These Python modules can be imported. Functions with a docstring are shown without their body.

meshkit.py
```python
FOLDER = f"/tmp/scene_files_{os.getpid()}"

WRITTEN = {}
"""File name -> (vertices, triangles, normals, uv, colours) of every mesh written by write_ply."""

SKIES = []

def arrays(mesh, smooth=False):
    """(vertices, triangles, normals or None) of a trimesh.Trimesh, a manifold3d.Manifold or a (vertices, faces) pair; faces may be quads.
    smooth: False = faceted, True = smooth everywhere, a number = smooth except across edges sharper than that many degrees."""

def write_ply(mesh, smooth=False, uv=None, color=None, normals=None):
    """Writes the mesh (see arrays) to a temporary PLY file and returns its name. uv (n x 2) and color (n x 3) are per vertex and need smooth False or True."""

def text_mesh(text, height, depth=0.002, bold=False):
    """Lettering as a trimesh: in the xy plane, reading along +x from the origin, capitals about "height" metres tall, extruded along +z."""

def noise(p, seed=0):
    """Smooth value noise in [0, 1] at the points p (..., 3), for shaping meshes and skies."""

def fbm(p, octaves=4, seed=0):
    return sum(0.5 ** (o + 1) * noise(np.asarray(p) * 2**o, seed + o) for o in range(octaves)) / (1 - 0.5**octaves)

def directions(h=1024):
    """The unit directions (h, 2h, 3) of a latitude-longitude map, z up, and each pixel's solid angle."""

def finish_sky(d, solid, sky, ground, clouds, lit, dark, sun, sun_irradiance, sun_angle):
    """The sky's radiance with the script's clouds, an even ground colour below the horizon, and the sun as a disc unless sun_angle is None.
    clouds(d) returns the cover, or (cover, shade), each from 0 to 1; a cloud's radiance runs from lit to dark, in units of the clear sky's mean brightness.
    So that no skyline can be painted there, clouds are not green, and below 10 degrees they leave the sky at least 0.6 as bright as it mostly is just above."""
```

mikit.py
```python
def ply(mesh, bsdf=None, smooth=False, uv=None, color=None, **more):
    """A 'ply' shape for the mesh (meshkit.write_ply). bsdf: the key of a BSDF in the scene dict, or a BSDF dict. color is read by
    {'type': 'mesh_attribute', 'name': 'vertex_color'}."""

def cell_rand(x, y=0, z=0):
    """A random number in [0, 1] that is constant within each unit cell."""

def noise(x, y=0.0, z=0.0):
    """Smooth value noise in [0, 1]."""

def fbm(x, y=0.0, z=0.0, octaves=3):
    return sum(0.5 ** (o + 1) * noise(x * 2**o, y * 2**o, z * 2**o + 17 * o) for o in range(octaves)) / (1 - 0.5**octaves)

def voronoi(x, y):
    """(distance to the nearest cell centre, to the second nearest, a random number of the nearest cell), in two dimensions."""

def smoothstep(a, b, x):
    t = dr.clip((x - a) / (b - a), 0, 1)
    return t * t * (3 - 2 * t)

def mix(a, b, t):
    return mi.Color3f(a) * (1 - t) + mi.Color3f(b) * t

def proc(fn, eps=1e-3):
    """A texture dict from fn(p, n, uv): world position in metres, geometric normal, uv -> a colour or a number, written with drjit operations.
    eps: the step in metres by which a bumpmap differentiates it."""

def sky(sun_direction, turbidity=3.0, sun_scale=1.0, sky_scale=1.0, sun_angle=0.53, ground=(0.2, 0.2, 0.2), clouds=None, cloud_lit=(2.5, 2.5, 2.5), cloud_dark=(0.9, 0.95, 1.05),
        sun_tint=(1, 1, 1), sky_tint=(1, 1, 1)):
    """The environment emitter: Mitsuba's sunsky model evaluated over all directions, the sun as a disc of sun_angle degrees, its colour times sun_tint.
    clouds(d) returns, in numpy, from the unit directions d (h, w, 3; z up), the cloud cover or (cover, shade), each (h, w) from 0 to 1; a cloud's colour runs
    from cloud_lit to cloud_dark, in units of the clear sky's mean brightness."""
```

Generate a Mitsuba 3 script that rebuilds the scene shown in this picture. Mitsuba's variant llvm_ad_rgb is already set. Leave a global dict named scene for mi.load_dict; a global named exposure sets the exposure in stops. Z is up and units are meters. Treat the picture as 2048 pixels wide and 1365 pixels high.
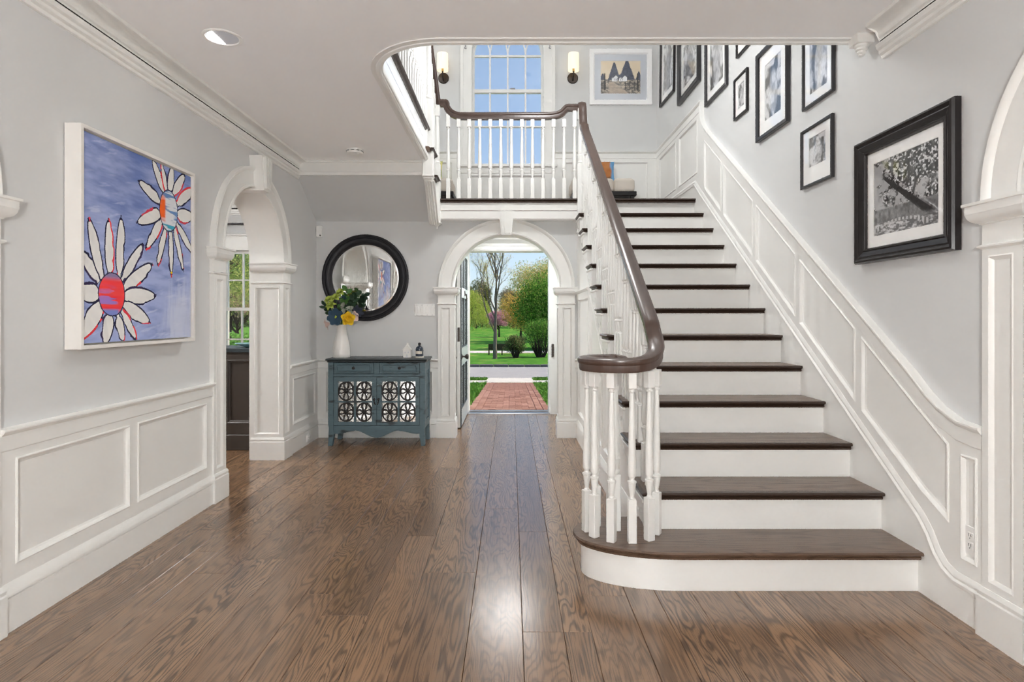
import math, random
import numpy as np
import trimesh
import drjit as dr
import mitsuba as mi
import shapely.geometry as sg
from shapely import affinity
from shapely.ops import unary_union
import mikit, meshkit
from mikit import noise, fbm, voronoi, cell_rand, smoothstep, mix

T = mi.ScalarTransform4f
PI = math.pi
scene, labels = {}, {}

# ------------------------------------------------------------------ camera, sky, sun, exposure
CAMZ = 1.20
scene['camera'] = {'type': 'perspective', 'fov': math.degrees(2 * math.atan(1024 / 1200.0)), 'fov_axis': 'x',
                   'near_clip': 0.02, 'far_clip': 2000.0, 'principal_point_offset_x': 0.001, 'principal_point_offset_y': 0.0363,
                   'to_world': T().look_at(origin=[0, 0, CAMZ], target=[0, 1, CAMZ], up=[0, 0, 1])}
scene['sky'] = mikit.sky([0.60, 0.07, 0.80], turbidity=4.5, sun_scale=1.55, sky_scale=2.3, ground=(0.16, 0.2, 0.1), sky_tint=(1.18, 1.08, 1.06))
scene['sky']['sampling_weight'] = 5.0
exposure = 1.08
L_HALL, L_STAIR, L_SIDE, L_VEST = 66.0, 9.0, 85.0, 18.0  # radiance of the added fill lamps

# ------------------------------------------------------------------ dimensions
XL, XR, YB, YE = -1.93, 1.80, 5.95, 7.37          # hall walls, arch wall, street wall
ZC = 2.605                                         # hall ceiling
ZT = 5.45                                          # ceiling above the stairwell
YS = -4.2                                          # wall behind the camera
R, TR, D0 = 0.1795, 0.268, 2.578                   # riser, tread, front of the first nosing
ZL, ZU = 13 * R, 16 * R                            # landing, upper floor
CX = -0.045
def nose_y(k): return D0 + (k - 1) * TR
def nose_z(y): return R + (y - D0) * R / TR

# ------------------------------------------------------------------ helpers
def cat(*ms):
    ms = [m for m in (ms[0] if len(ms) == 1 and isinstance(ms[0], (list, tuple)) else ms)]
    return trimesh.util.concatenate(ms)
def box(x0, x1, y0, y1, z0, z1):
    m = trimesh.creation.box(extents=[abs(x1 - x0), abs(y1 - y0), abs(z1 - z0)])
    m.apply_translation([(x0 + x1) / 2, (y0 + y1) / 2, (z0 + z1) / 2])
    return m
def cbox(x0, x1, y0, y1, z0, z1, c=0.003):
    p = []
    a, b = np.array([min(x0, x1), min(y0, y1), min(z0, z1)]), np.array([max(x0, x1), max(y0, y1), max(z0, z1)])
    for s in np.ndindex(2, 2, 2):
        q = np.where(s, b, a); d = np.where(s, -c, c)
        for k in range(3):
            e = d.copy(); e[k] = 0; p.append(q + e)
    return trimesh.convex.convex_hull(np.array(p))
def extrude(poly, w0, w1):
    out = []
    for g in getattr(poly, 'geoms', [poly]):
        if g.is_empty or g.area < 1e-9: continue
        m = trimesh.creation.extrude_polygon(g, w1 - w0, engine='earcut')
        m.apply_translation([0, 0, w0]); out.append(m)
    return cat(out)
def place(m, M):
    m = m.copy(); flip = np.linalg.det(M[:3, :3]) < 0
    m.vertices = m.vertices @ M[:3, :3].T + M[:3, 3]
    if flip: m.faces = m.faces[:, ::-1]
    return m
def frame_matrix(u, v, w, o):
    M = np.eye(4); M[:3, 0], M[:3, 1], M[:3, 2], M[:3, 3] = u, v, w, o
    return M
WL = frame_matrix([0, 1, 0], [0, 0, 1], [1, 0, 0], [XL, 0, 0])      # wall-local axes: along the wall, up, out into the room
WR = frame_matrix([0, 1, 0], [0, 0, 1], [-1, 0, 0], [XR, 0, 0])
WB = frame_matrix([1, 0, 0], [0, 0, 1], [0, -1, 0], [0, YB, 0])
WE = frame_matrix([1, 0, 0], [0, 0, 1], [0, -1, 0], [0, YE, 0])
FLOORM = np.eye(4)
def rect(u0, u1, v0, v1): return sg.box(min(u0, u1), min(v0, v1), max(u0, u1), max(v0, v1))
def arch_poly(c, r, z0, zs, n=40):
    a = np.linspace(0, PI, n)
    return sg.Polygon([(c + r, z0)] + [(c + r * math.cos(t), zs + r * math.sin(t)) for t in a] + [(c - r, z0)])
def sweep(path, prof, N, closed=False, inward=None):
    """profile (a sideways in the plane of normal N, b along N) along a polyline with mitred corners"""
    P = np.asarray(path, float); N = np.asarray(N, float); n = len(P)
    prof = np.asarray(prof, float)
    seg = np.diff(np.vstack([P, P[:1]]) if closed else P, axis=0)
    t = seg / np.linalg.norm(seg, axis=1, keepdims=True)
    s = np.cross(N, t)
    if inward is not None:
        c = np.asarray(inward, float)
        if np.dot(c - P[0], s[0]) < 0: s = -s
    rings = []
    for i in range(n):
        if closed: s1, s2 = s[i - 1], s[i]
        else: s1, s2 = s[max(i - 1, 0)], s[min(i, len(s) - 1)]
        m = (s1 + s2) / max(1 + np.dot(s1, s2), 0.15)
        rings.append(P[i] + prof[:, :1] * m + prof[:, 1:] * N)
    return loft(rings, closed)
def loft(rings, closed=False, caps=True):
    k, n = len(rings[0]), len(rings)
    V = np.vstack(rings); F = []
    j = np.arange(k); j2 = (j + 1) % k
    for i in range(n if closed else n - 1):
        a, b = i * k, ((i + 1) % n) * k
        F.append(np.stack([a + j, a + j2, b + j2], 1)); F.append(np.stack([a + j, b + j2, b + j], 1))
    if caps and not closed:
        c0, c1 = rings[0].mean(0), rings[-1].mean(0)
        V = np.vstack([V, c0, c1]); q = n * k
        F.append(np.stack([j2, j, np.full(k, q)], 1)); e = (n - 1) * k
        F.append(np.stack([e + j, e + j2, np.full(k, q + 1)], 1))
    m = trimesh.Trimesh(V, np.vstack(F), process=False)
    if m.volume < 0: m.invert()
    return m
def sweep3(path, prof, side0=None):
    """profile (a sideways, b up) along a path in space, its sides kept upright"""
    P = np.asarray(path, float); prof = np.asarray(prof, float)
    t = np.gradient(P, axis=0); t /= np.linalg.norm(t, axis=1, keepdims=True)
    prev = np.asarray(side0, float) if side0 is not None else None; rings = []
    for p, d in zip(P, t):
        s = np.cross(d, [0, 0, 1.0]); l = np.linalg.norm(s)
        if l < 0.25 and prev is not None: s = prev - d * np.dot(prev, d)
        s = s / np.linalg.norm(s)
        if prev is not None and np.dot(s, prev) < 0: s = -s if l < 0.25 else s
        prev = s; n = np.cross(s, d)
        rings.append(p + prof[:, :1] * s + prof[:, 1:] * n)
    return loft(rings)
def tube(path, r, sides=8):
    a = np.arange(sides) * 2 * PI / sides
    P = np.asarray(path, float); rr = np.broadcast_to(r, (len(P),))
    t = np.gradient(P, axis=0); t /= np.linalg.norm(t, axis=1, keepdims=True) + 1e-12
    ref = np.array([0.0, 0, 1]) if abs(t[0][2]) < 0.9 else np.array([1.0, 0, 0]); rings = []
    x = np.cross(t[0], ref); x /= np.linalg.norm(x)
    for p, d, q in zip(P, t, rr):
        x = x - d * np.dot(x, d); x /= np.linalg.norm(x); y = np.cross(d, x)
        rings.append(p + q * (np.cos(a)[:, None] * x + np.sin(a)[:, None] * y))
    return loft(rings)
def lathe(prof, n=24):
    """prof: (radius, z) from bottom to top"""
    a = np.arange(n) * 2 * PI / n
    rings = [np.stack([max(r, 1e-4) * np.cos(a), max(r, 1e-4) * np.sin(a), np.full(n, z)], 1) for r, z in prof]
    return loft(rings)
def smooth_path(pts, n=8):
    """Catmull-Rom through the points"""
    P = np.asarray(pts, float); P = np.vstack([2 * P[0] - P[1], P, 2 * P[-1] - P[-2]]); out = []
    for i in range(1, len(P) - 2):
        a, b, c, d = P[i - 1:i + 3]
        for t in np.linspace(0, 1, n, endpoint=False):
            out.append(0.5 * (2 * b + (c - a) * t + (2 * a - 5 * b + 4 * c - d) * t * t + (3 * b - a - 3 * c + d) * t ** 3))
    return np.array(out + [P[-2]])
USED = {}
def key_for(name, parent=None):
    base = f'{parent}__{name}' if parent else name
    if base not in USED: USED[base] = 0; return base
    USED[base] += 1
    return f'{base}_{USED[base]:03d}'
def tag(key, label=None, category=None, group=None, kind=None):
    d = labels.setdefault(key, {})
    for k, v in (('label', label), ('category', category), ('group', group), ('kind', kind)):
        if v: d[k] = v
def thing(name, label, category, group=None, kind=None):
    k = key_for(name); tag(k, label, category, group, kind); return k
def add(name, mesh, bsdf, parent=None, smooth=False, label=None, category=None, group=None, kind=None, uv=None, color=None, **more):
    k = key_for(name, parent)
    shape = mesh if isinstance(mesh, dict) else mikit.ply(mesh, bsdf, smooth=smooth, uv=uv, color=color, **more)
    scene[k] = shape
    if label or category or kind: tag(k, label, category, group, kind)
    return k
def struct(name, mesh, bsdf, label, category, smooth=False, **kw):
    return add(name, mesh, bsdf, None, smooth, label, category, kind='structure', **kw)
def copy_of(shape, M): return {**shape, 'to_world': M}

# ------------------------------------------------------------------ materials
def srgb(r, g, b):
    return [((c / 255) / 12.92 if c <= 10 else (((c / 255) + 0.055) / 1.055) ** 2.4) for c in (r, g, b)]
def rgb(c): return {'type': 'rgb', 'value': list(map(float, c))}
def mat(name, col, rough=0.5, spec=0.5, metal=0.0, bump=None, scale=1.0, **kw):
    b = {'type': 'principled', 'base_color': col if isinstance(col, dict) else rgb(col), 'roughness': rough, 'specular': spec, 'metallic': metal, **kw}
    if bump: b = {'type': 'bumpmap', 'scale': scale, 'arbitrary': mikit.proc(bump), 'bsdf': b}
    scene[name] = {'type': 'twosided', 'bsdf': b}
    return name
mat('mat_wall', srgb(209, 210, 210), 0.75, 0.25)
mat('mat_ceiling', srgb(240, 240, 240), 0.8, 0.2)
mat('mat_trim', srgb(232, 232, 229), 0.34, 0.5)
mat('mat_gloss', srgb(236, 238, 240), 0.12, 0.6)
mat('mat_sideroom', srgb(225, 224, 220), 0.8, 0.2)
def oak(p, n, uv):
    u, v = uv.x, uv.y
    pid = dr.floor(v)                                  # one plank per unit of v
    w = (v - pid) * 0.24
    h = fbm(u * (0.6 + 0.9 * cell_rand(pid, 4, 4)) + pid * 13.7, w * 9.0 + pid * 3.1, 0.0, 4)
    c = h * 17.0 + w * (10.0 + 40.0 * cell_rand(pid, 5, 1))
    line = dr.abs((c - dr.floor(c)) - 0.5) * 2
    line = smoothstep(0.35, 0.95, line)
    fine = fbm(u * 9.0 + pid * 5.0, w * 420.0, 0.0, 2)
    tone = cell_rand(pid, 7, 3)
    broad = fbm(u * 0.7 + pid, w * 12.0, 3.0, 2)
    base = mix((0.125, 0.068, 0.034), (0.265, 0.156, 0.086), dr.clip(tone * 0.62 + broad * 0.55 - 0.1, 0, 1))
    base = mix(base, (0.030, 0.016, 0.009), line * (0.40 + 0.38 * cell_rand(pid, 2, 9)) )
    return mix(base, base * 0.62, smoothstep(0.50, 0.75, fine))
def oak_bump(p, n, uv):
    u, v = uv.x, uv.y
    w = (v - dr.floor(v)) * 0.24
    return fbm(u * 3.0 + dr.floor(v) * 7.0, w * 14.0, 0, 2) * 0.0011 + fbm(u * 14.0, w * 300.0, 1.0, 1) * 0.00005
mat('mat_floor', mikit.proc(oak), 0.21, 1.0, bump=oak_bump)
def tread_wood(p, n, uv):
    h = fbm(p.x * 1.3, p.y * 10.0, p.z * 10.0, 3)
    c = h * 10 + p.y * 20
    line = smoothstep(0.5, 1.0, dr.abs((c - dr.floor(c)) - 0.5) * 2)
    fine = fbm(p.x * 7.0, p.y * 260.0, p.z * 260.0, 2)
    base = mix((0.105, 0.064, 0.042), (0.062, 0.036, 0.023), line * 0.75)
    return mix(base, base * 0.6, smoothstep(0.5, 0.8, fine))
mat('mat_tread', mikit.proc(tread_wood), 0.30, 0.55)
mat('mat_nosing', [0.030, 0.017, 0.011], 0.35, 0.5)
def rail_wood(p, n, uv):
    fine = fbm(p.x * 120.0, p.y * 5.0, p.z * 5.0, 2)
    return mix((0.050, 0.029, 0.022), (0.072, 0.044, 0.034), fine)
mat('mat_rail', mikit.proc(rail_wood), 0.26, 0.6)
mat('mat_black', [0.012, 0.011, 0.011], 0.35, 0.35)
mat('mat_blackgloss', [0.010, 0.008, 0.008], 0.24, 0.40)
mat('mat_silverblack', [0.03, 0.03, 0.032], 0.25, 0.5, metal=0.25)
mat('mat_mirrorframe', [0.009, 0.009, 0.012], 0.45, 0.35)
scene['mat_mirror'] = {'type': 'twosided', 'bsdf': {'type': 'conductor', 'material': 'none', 'specular_reflectance': rgb([0.9, 0.91, 0.9])}}
mat('mat_bronze', [0.045, 0.036, 0.030], 0.35, 0.5, metal=0.6)
mat('mat_brass', [0.45, 0.34, 0.18], 0.3, 0.5, metal=0.9)
mat('mat_steel', [0.35, 0.35, 0.36], 0.3, 0.5, metal=0.9)
mat('mat_plastic', srgb(238, 238, 236), 0.35, 0.5)
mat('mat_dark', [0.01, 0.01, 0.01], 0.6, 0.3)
mat('mat_mat', srgb(244, 244, 243), 0.9, 0.1)
mat('mat_matgrey', srgb(205, 209, 216), 0.9, 0.1)
mat('mat_whiteframe', srgb(246, 246, 246), 0.4, 0.4)
mat('mat_canvasframe', srgb(232, 230, 226), 0.45, 0.3)
mat('mat_print', {'type': 'mesh_attribute', 'name': 'vertex_color'}, 0.7, 0.2)
mat('mat_paint', {'type': 'mesh_attribute', 'name': 'vertex_color'}, 0.8, 0.08)
scene['mat_pane'] = {'type': 'thindielectric', 'int_ior': 1.5}
def teal(p, n, uv):
    a = fbm(p.x * 30.0, p.y * 30.0, p.z * 90.0, 3)
    b = fbm(p.x * 9.0 + 4.0, p.y * 9.0, p.z * 22.0, 3)
    c = mix((0.060, 0.100, 0.118), (0.085, 0.135, 0.155), a)
    return mix(c, (0.028, 0.038, 0.042), smoothstep(0.60, 0.78, b))
mat('mat_teal', mikit.proc(teal), 0.45, 0.4)
mat('mat_tealdark', [0.022, 0.030, 0.034], 0.35, 0.5)
mat('mat_ceramic', srgb(232, 230, 226), 0.35, 0.5)
mat('mat_navy', [0.012, 0.022, 0.040], 0.15, 0.6)
mat('mat_fabric', srgb(208, 200, 190), 0.9, 0.1)
mat('mat_cream', srgb(235, 228, 214), 0.9, 0.1)
mat('mat_espresso', [0.040, 0.032, 0.027], 0.4, 0.5)
mat('mat_doorgreen', srgb(206, 214, 214), 0.35, 0.5)
mat('mat_doordark', [0.045, 0.055, 0.058], 0.5, 0.4)
def emit(v, weight=1.0): return {'type': 'area', 'radiance': rgb(v), 'sampling_weight': weight}
# ------------------------------------------------------------------ large structure
AL = dict(c=4.505, r=0.515, zs=1.645, ro=0.665)
AL0 = dict(c=1.55, r=0.52, zs=1.645, ro=0.685)
AB = dict(c=CX, r=0.525, zs=1.487, ro=0.676)
AR0 = dict(c=1.555, r=0.53, zs=1.625, ro=0.70)
def hole(a, z0=0.0, e=0.01): return arch_poly(a['c'], a['r'] + e, z0, a['zs'])
TL = 0.24
wl = rect(YS, YE, 0, ZT) - hole(AL, -0.1) - hole(AL0, -0.1)
struct('wall_left', place(extrude(wl, -TL, 0), WL), 'mat_wall', 'pale grey painted wall on the left with the daisy painting and a white arch', 'wall')
wr = rect(YS, YE, 0, ZT) - hole(AR0, -0.1)
struct('wall_right', place(extrude(wr, -0.2, 0), WR), 'mat_wall', 'pale grey painted wall on the right rising beside the stairs, hung with pictures', 'wall')
wb = rect(XL, XR, 0, 2.16) - hole(AB, -0.1)
struct('wall_back', place(extrude(wb, -0.16, 0), WB), 'mat_wall', 'grey end wall behind the teal cabinet with a white arch', 'wall')
# street wall
DX0, DX1, DZ = -0.530, 0.478, 2.014
WX0, WX1, WZ0, WZS = -0.480, 0.400, 3.062, 4.432
WCX, WRAD = (WX0 + WX1) / 2, (WX1 - WX0) / 2
SX0, SX1, SZ0, SZ1 = -3.56, -2.74, 0.52, 2.01
we = rect(-6.2, 4.6, -0.6, ZT) - rect(DX0, DX1, 0.0, DZ) - arch_poly(WCX, WRAD, WZ0, WZS) - rect(SX0, SX1, SZ0, SZ1)
struct('wall_street', place(extrude(we, -0.22, 0), WE), 'mat_wall', 'outer wall on the street side with the front door below and the arched window above', 'wall')
struct('wall_behind', box(XL, XR, YS - 0.15, YS, 0, ZC), 'mat_wall', 'wall at the near end of the hall behind the viewer', 'wall')
struct('wall_upper', box(XL, XR, 1.05, 1.2, ZU, ZT), 'mat_wall', 'upper floor wall above the hall', 'wall')
# side room on the left (seen through the arch) and on the right
struct('wall_sideroom', cat(box(-6.2, -6.05, YS, YE, 0, ZC), box(-6.2, XL - TL, YS - 0.15, YS, 0, ZC)), 'mat_sideroom', 'off-white walls of the room beyond the left arch', 'wall')
struct('wall_rightroom', cat(box(4.45, 4.6, YS, 4.2, 0, ZC), box(XR + 0.2, 4.6, YS - 0.15, YS, 0, ZC), box(XR + 0.2, 4.6, 4.2, 4.35, 0, ZC)), 'mat_sideroom', 'off-white walls of the room beyond the right foreground arch', 'wall')
struct('ceiling_sideroom', box(-6.2, XL - TL, YS, YE, ZC, ZC + 0.2), 'mat_ceiling', 'white ceiling of the room beyond the left arch', 'ceiling')
struct('ceiling_rightroom', box(XR + 0.2, 4.6, YS, 4.35, ZC, ZC + 0.2), 'mat_ceiling', 'white ceiling of the room beyond the right foreground arch', 'ceiling')
struct('ceiling_upper', box(XL - 0.3, XR + 0.3, 1.05, YE, ZT, ZT + 0.2), 'mat_ceiling', 'white ceiling high above the stairwell', 'ceiling')
# hall ceiling with the stairwell opening
HX, HY, HR = -0.770, 3.052, 0.42
arc = [(HX + HR - HR * math.sin(t), HY + HR - HR * math.cos(t)) for t in np.linspace(0, PI / 2, 17)]
hole_edge = [(XR, HY)] + arc + [(HX, 5.33)]
hp = sg.Polygon(hole_edge[:-1] + [(HX, 6.2), (XR + 1, 6.2), (XR + 1, HY)])
cp = rect(XL, XR, YS, 5.42) - hp
struct('ceiling', extrude(cp, ZC, ZU - 0.004), 'mat_ceiling', 'white hall ceiling with a rounded stairwell opening', 'ceiling')
e3 = [(x, y, ZC) for x, y in hole_edge]
Nz = np.array([0, 0, 1.0])
inside = (0.3, 4.3, ZC)
trimprof = [(-0.03, 0.0), (-0.03, -0.006), (-0.012, -0.008), (-0.004, -0.008), (0.0, -0.013), (0.014, -0.017), (0.026, -0.013), (0.028, -0.004), (0.036, -0.004), (0.040, 0.004), (0.040, 0.028), (0.0, 0.028)]
struct('trim_1', sweep(e3, trimprof, Nz, inward=inside), 'mat_trim', 'white moulded lip round the stairwell opening in the ceiling', 'moulding', smooth=25)
fas = thing('upper_floor_edge', 'glossy white edge of the upper floor under its dark nosing, at the stairwell opening', 'floor edge', kind='structure')
add('fascia_board', sweep(e3, [(-0.004, 0.030), (0.020, 0.030), (0.020, 0.124), (-0.004, 0.124)], Nz, inward=inside), 'mat_gloss', fas)
add('fascia_board', sweep(e3, [(-0.004, 0.129), (0.020, 0.129), (0.020, 0.225), (-0.004, 0.225)], Nz, inward=inside), 'mat_gloss', fas)
add('joint_shade_strip', sweep(e3, [(-0.004, 0.122), (0.012, 0.122), (0.012, 0.131), (-0.004, 0.131)], Nz, inward=inside), 'mat_dark', fas)
add('nosing', sweep(e3, [(-0.10, 0.226), (0.030, 0.226), (0.036, 0.234), (0.030, 0.240), (0.048, 0.246), (0.054, 0.256), (0.048, 0.268), (-0.10, 0.268)], Nz, inward=inside), 'mat_nosing', fas, label='dark wood nosing')

# ------------------------------------------------------------------ floor: planks
rng = random.Random(4)
struct('floor', box(-6.2, 4.6, YS, YE, -0.10, -0.016), 'mat_dark', 'dark brown oak plank floor of the hall', 'floor')
cols = [0.306, 0.2, 0.044, -0.162, -0.41]
x = -0.41
while x > XL + 0.02: x -= rng.choice([0.13, 0.16, 0.19, 0.22]); cols.append(x)
cols = [c for c in cols if c > XL - TL + 0.05] + [XL - TL - 0.005]
x = 0.306
cols2 = []
while x < XR: x += rng.choice([0.13, 0.16, 0.19, 0.22]); cols2.append(min(x, XR + 0.2))
cols = sorted(cols + cols2)
fixed = {(-0.162, 0.044): [3.74], (0.044, 0.2): [2.28, 3.34], (0.2, 0.306): [2.28, 5.1], (-0.41, -0.162): [2.807, 4.9]}
pid = [0]
def plank(x0, x1, y0, y1, parent='floor'):
    pid[0] += 1; i = pid[0]
    dz = rng.uniform(-0.0006, 0.0)
    m = cbox(x0 + 0.0008, x1 - 0.0008, y0 + 0.0006, y1 - 0.0006, -0.016, dz, 0.0016)
    v = m.vertices
    uv = np.stack([v[:, 1] + i * 3.7, i + 0.08 + np.clip((v[:, 0] - x0) / 0.28, 0, 0.9)], 1)
    add('plank', m, 'mat_floor', parent, uv=uv)
for a, b in zip(cols[:-1], cols[1:]):
    if b - a < 0.03: continue
    cuts = fixed.get((a, b))
    if cuts is None:
        y = rng.uniform(0.3, 2.2); cuts = []
        while y < 6.6: cuts.append(y); y += rng.uniform(1.1, 2.9)
    ys = [YS] + list(cuts) + [YE + 0.02]
    for p, q in zip(ys[:-1], ys[1:]): plank(a, b, p, q)
struct('floor_sideroom', box(-6.2, XL - TL - 0.01, YS, YE, -0.099, -0.0165), 'mat_dark', 'dark brown oak plank floor of the room beyond the left arch', 'floor')
x = XL - TL
while x > -6.0:
    w = rng.choice([0.16, 0.19, 0.22]); c_ = rng.uniform(4.3, 6.3); plank(x - w, x, YS, c_, 'floor_sideroom'); plank(x - w, x, c_, YE, 'floor_sideroom'); x -= w
box_r = box(XR + 0.2, 4.6, YS, 4.3, -0.016, -0.001)
struct('floor_rightroom', box_r, 'mat_floor', 'oak floor of the room beyond the right foreground arch', 'floor', uv=np.stack([box_r.vertices[:, 1] + 800, 300.1 + 0 * box_r.vertices[:, 0]], 1))

# ------------------------------------------------------------------ arches, wainscot, mouldings
PANEL = [(0, 0), (0, 0.021), (0.005, 0.025), (0.011, 0.021), (0.017, 0.011), (0.026, 0.007), (0.026, 0)]
CHAIR = [(-0.085, 0), (-0.085, 0.020), (-0.080, 0.024), (-0.024, 0.024), (-0.018, 0.034), (-0.006, 0.046), (0.0, 0.046), (0.003, 0.040), (0.003, 0)]
BASE = [(0, 0), (0, 0.030), (0.128, 0.030), (0.131, 0.025), (0.136, 0.034), (0.150, 0.034), (0.160, 0.029), (0.170, 0.026), (0.178, 0.021), (0.186, 0.018), (0.186, 0)]
def panel_mould(poly, w=0.0, prof=PANEL):
    c = list(poly.exterior.coords)[:-1]; ce = poly.centroid
    return sweep([(u, v, w) for u, v in c], prof, (0, 0, 1), closed=True, inward=(ce.x, ce.y, w))
def wainscot(wall, W, outer, panels, t=0.018):
    fr = outer
    for p in panels: fr = fr - p
    add('wainscot_frame', place(extrude(fr, 0, t), W), 'mat_trim', wall)
    for p in panels:
        add('wainscot_panel', place(extrude(p, 0, 0.007), W), 'mat_trim', wall)
        add('panel_moulding', place(panel_mould(p), W), 'mat_trim', wall, smooth=30)
def run(W, prof, u0, u1, v): return place(sweep([(u0, v, 0), (u1, v, 0)], prof, (0, 0, 1)), W)
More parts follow.
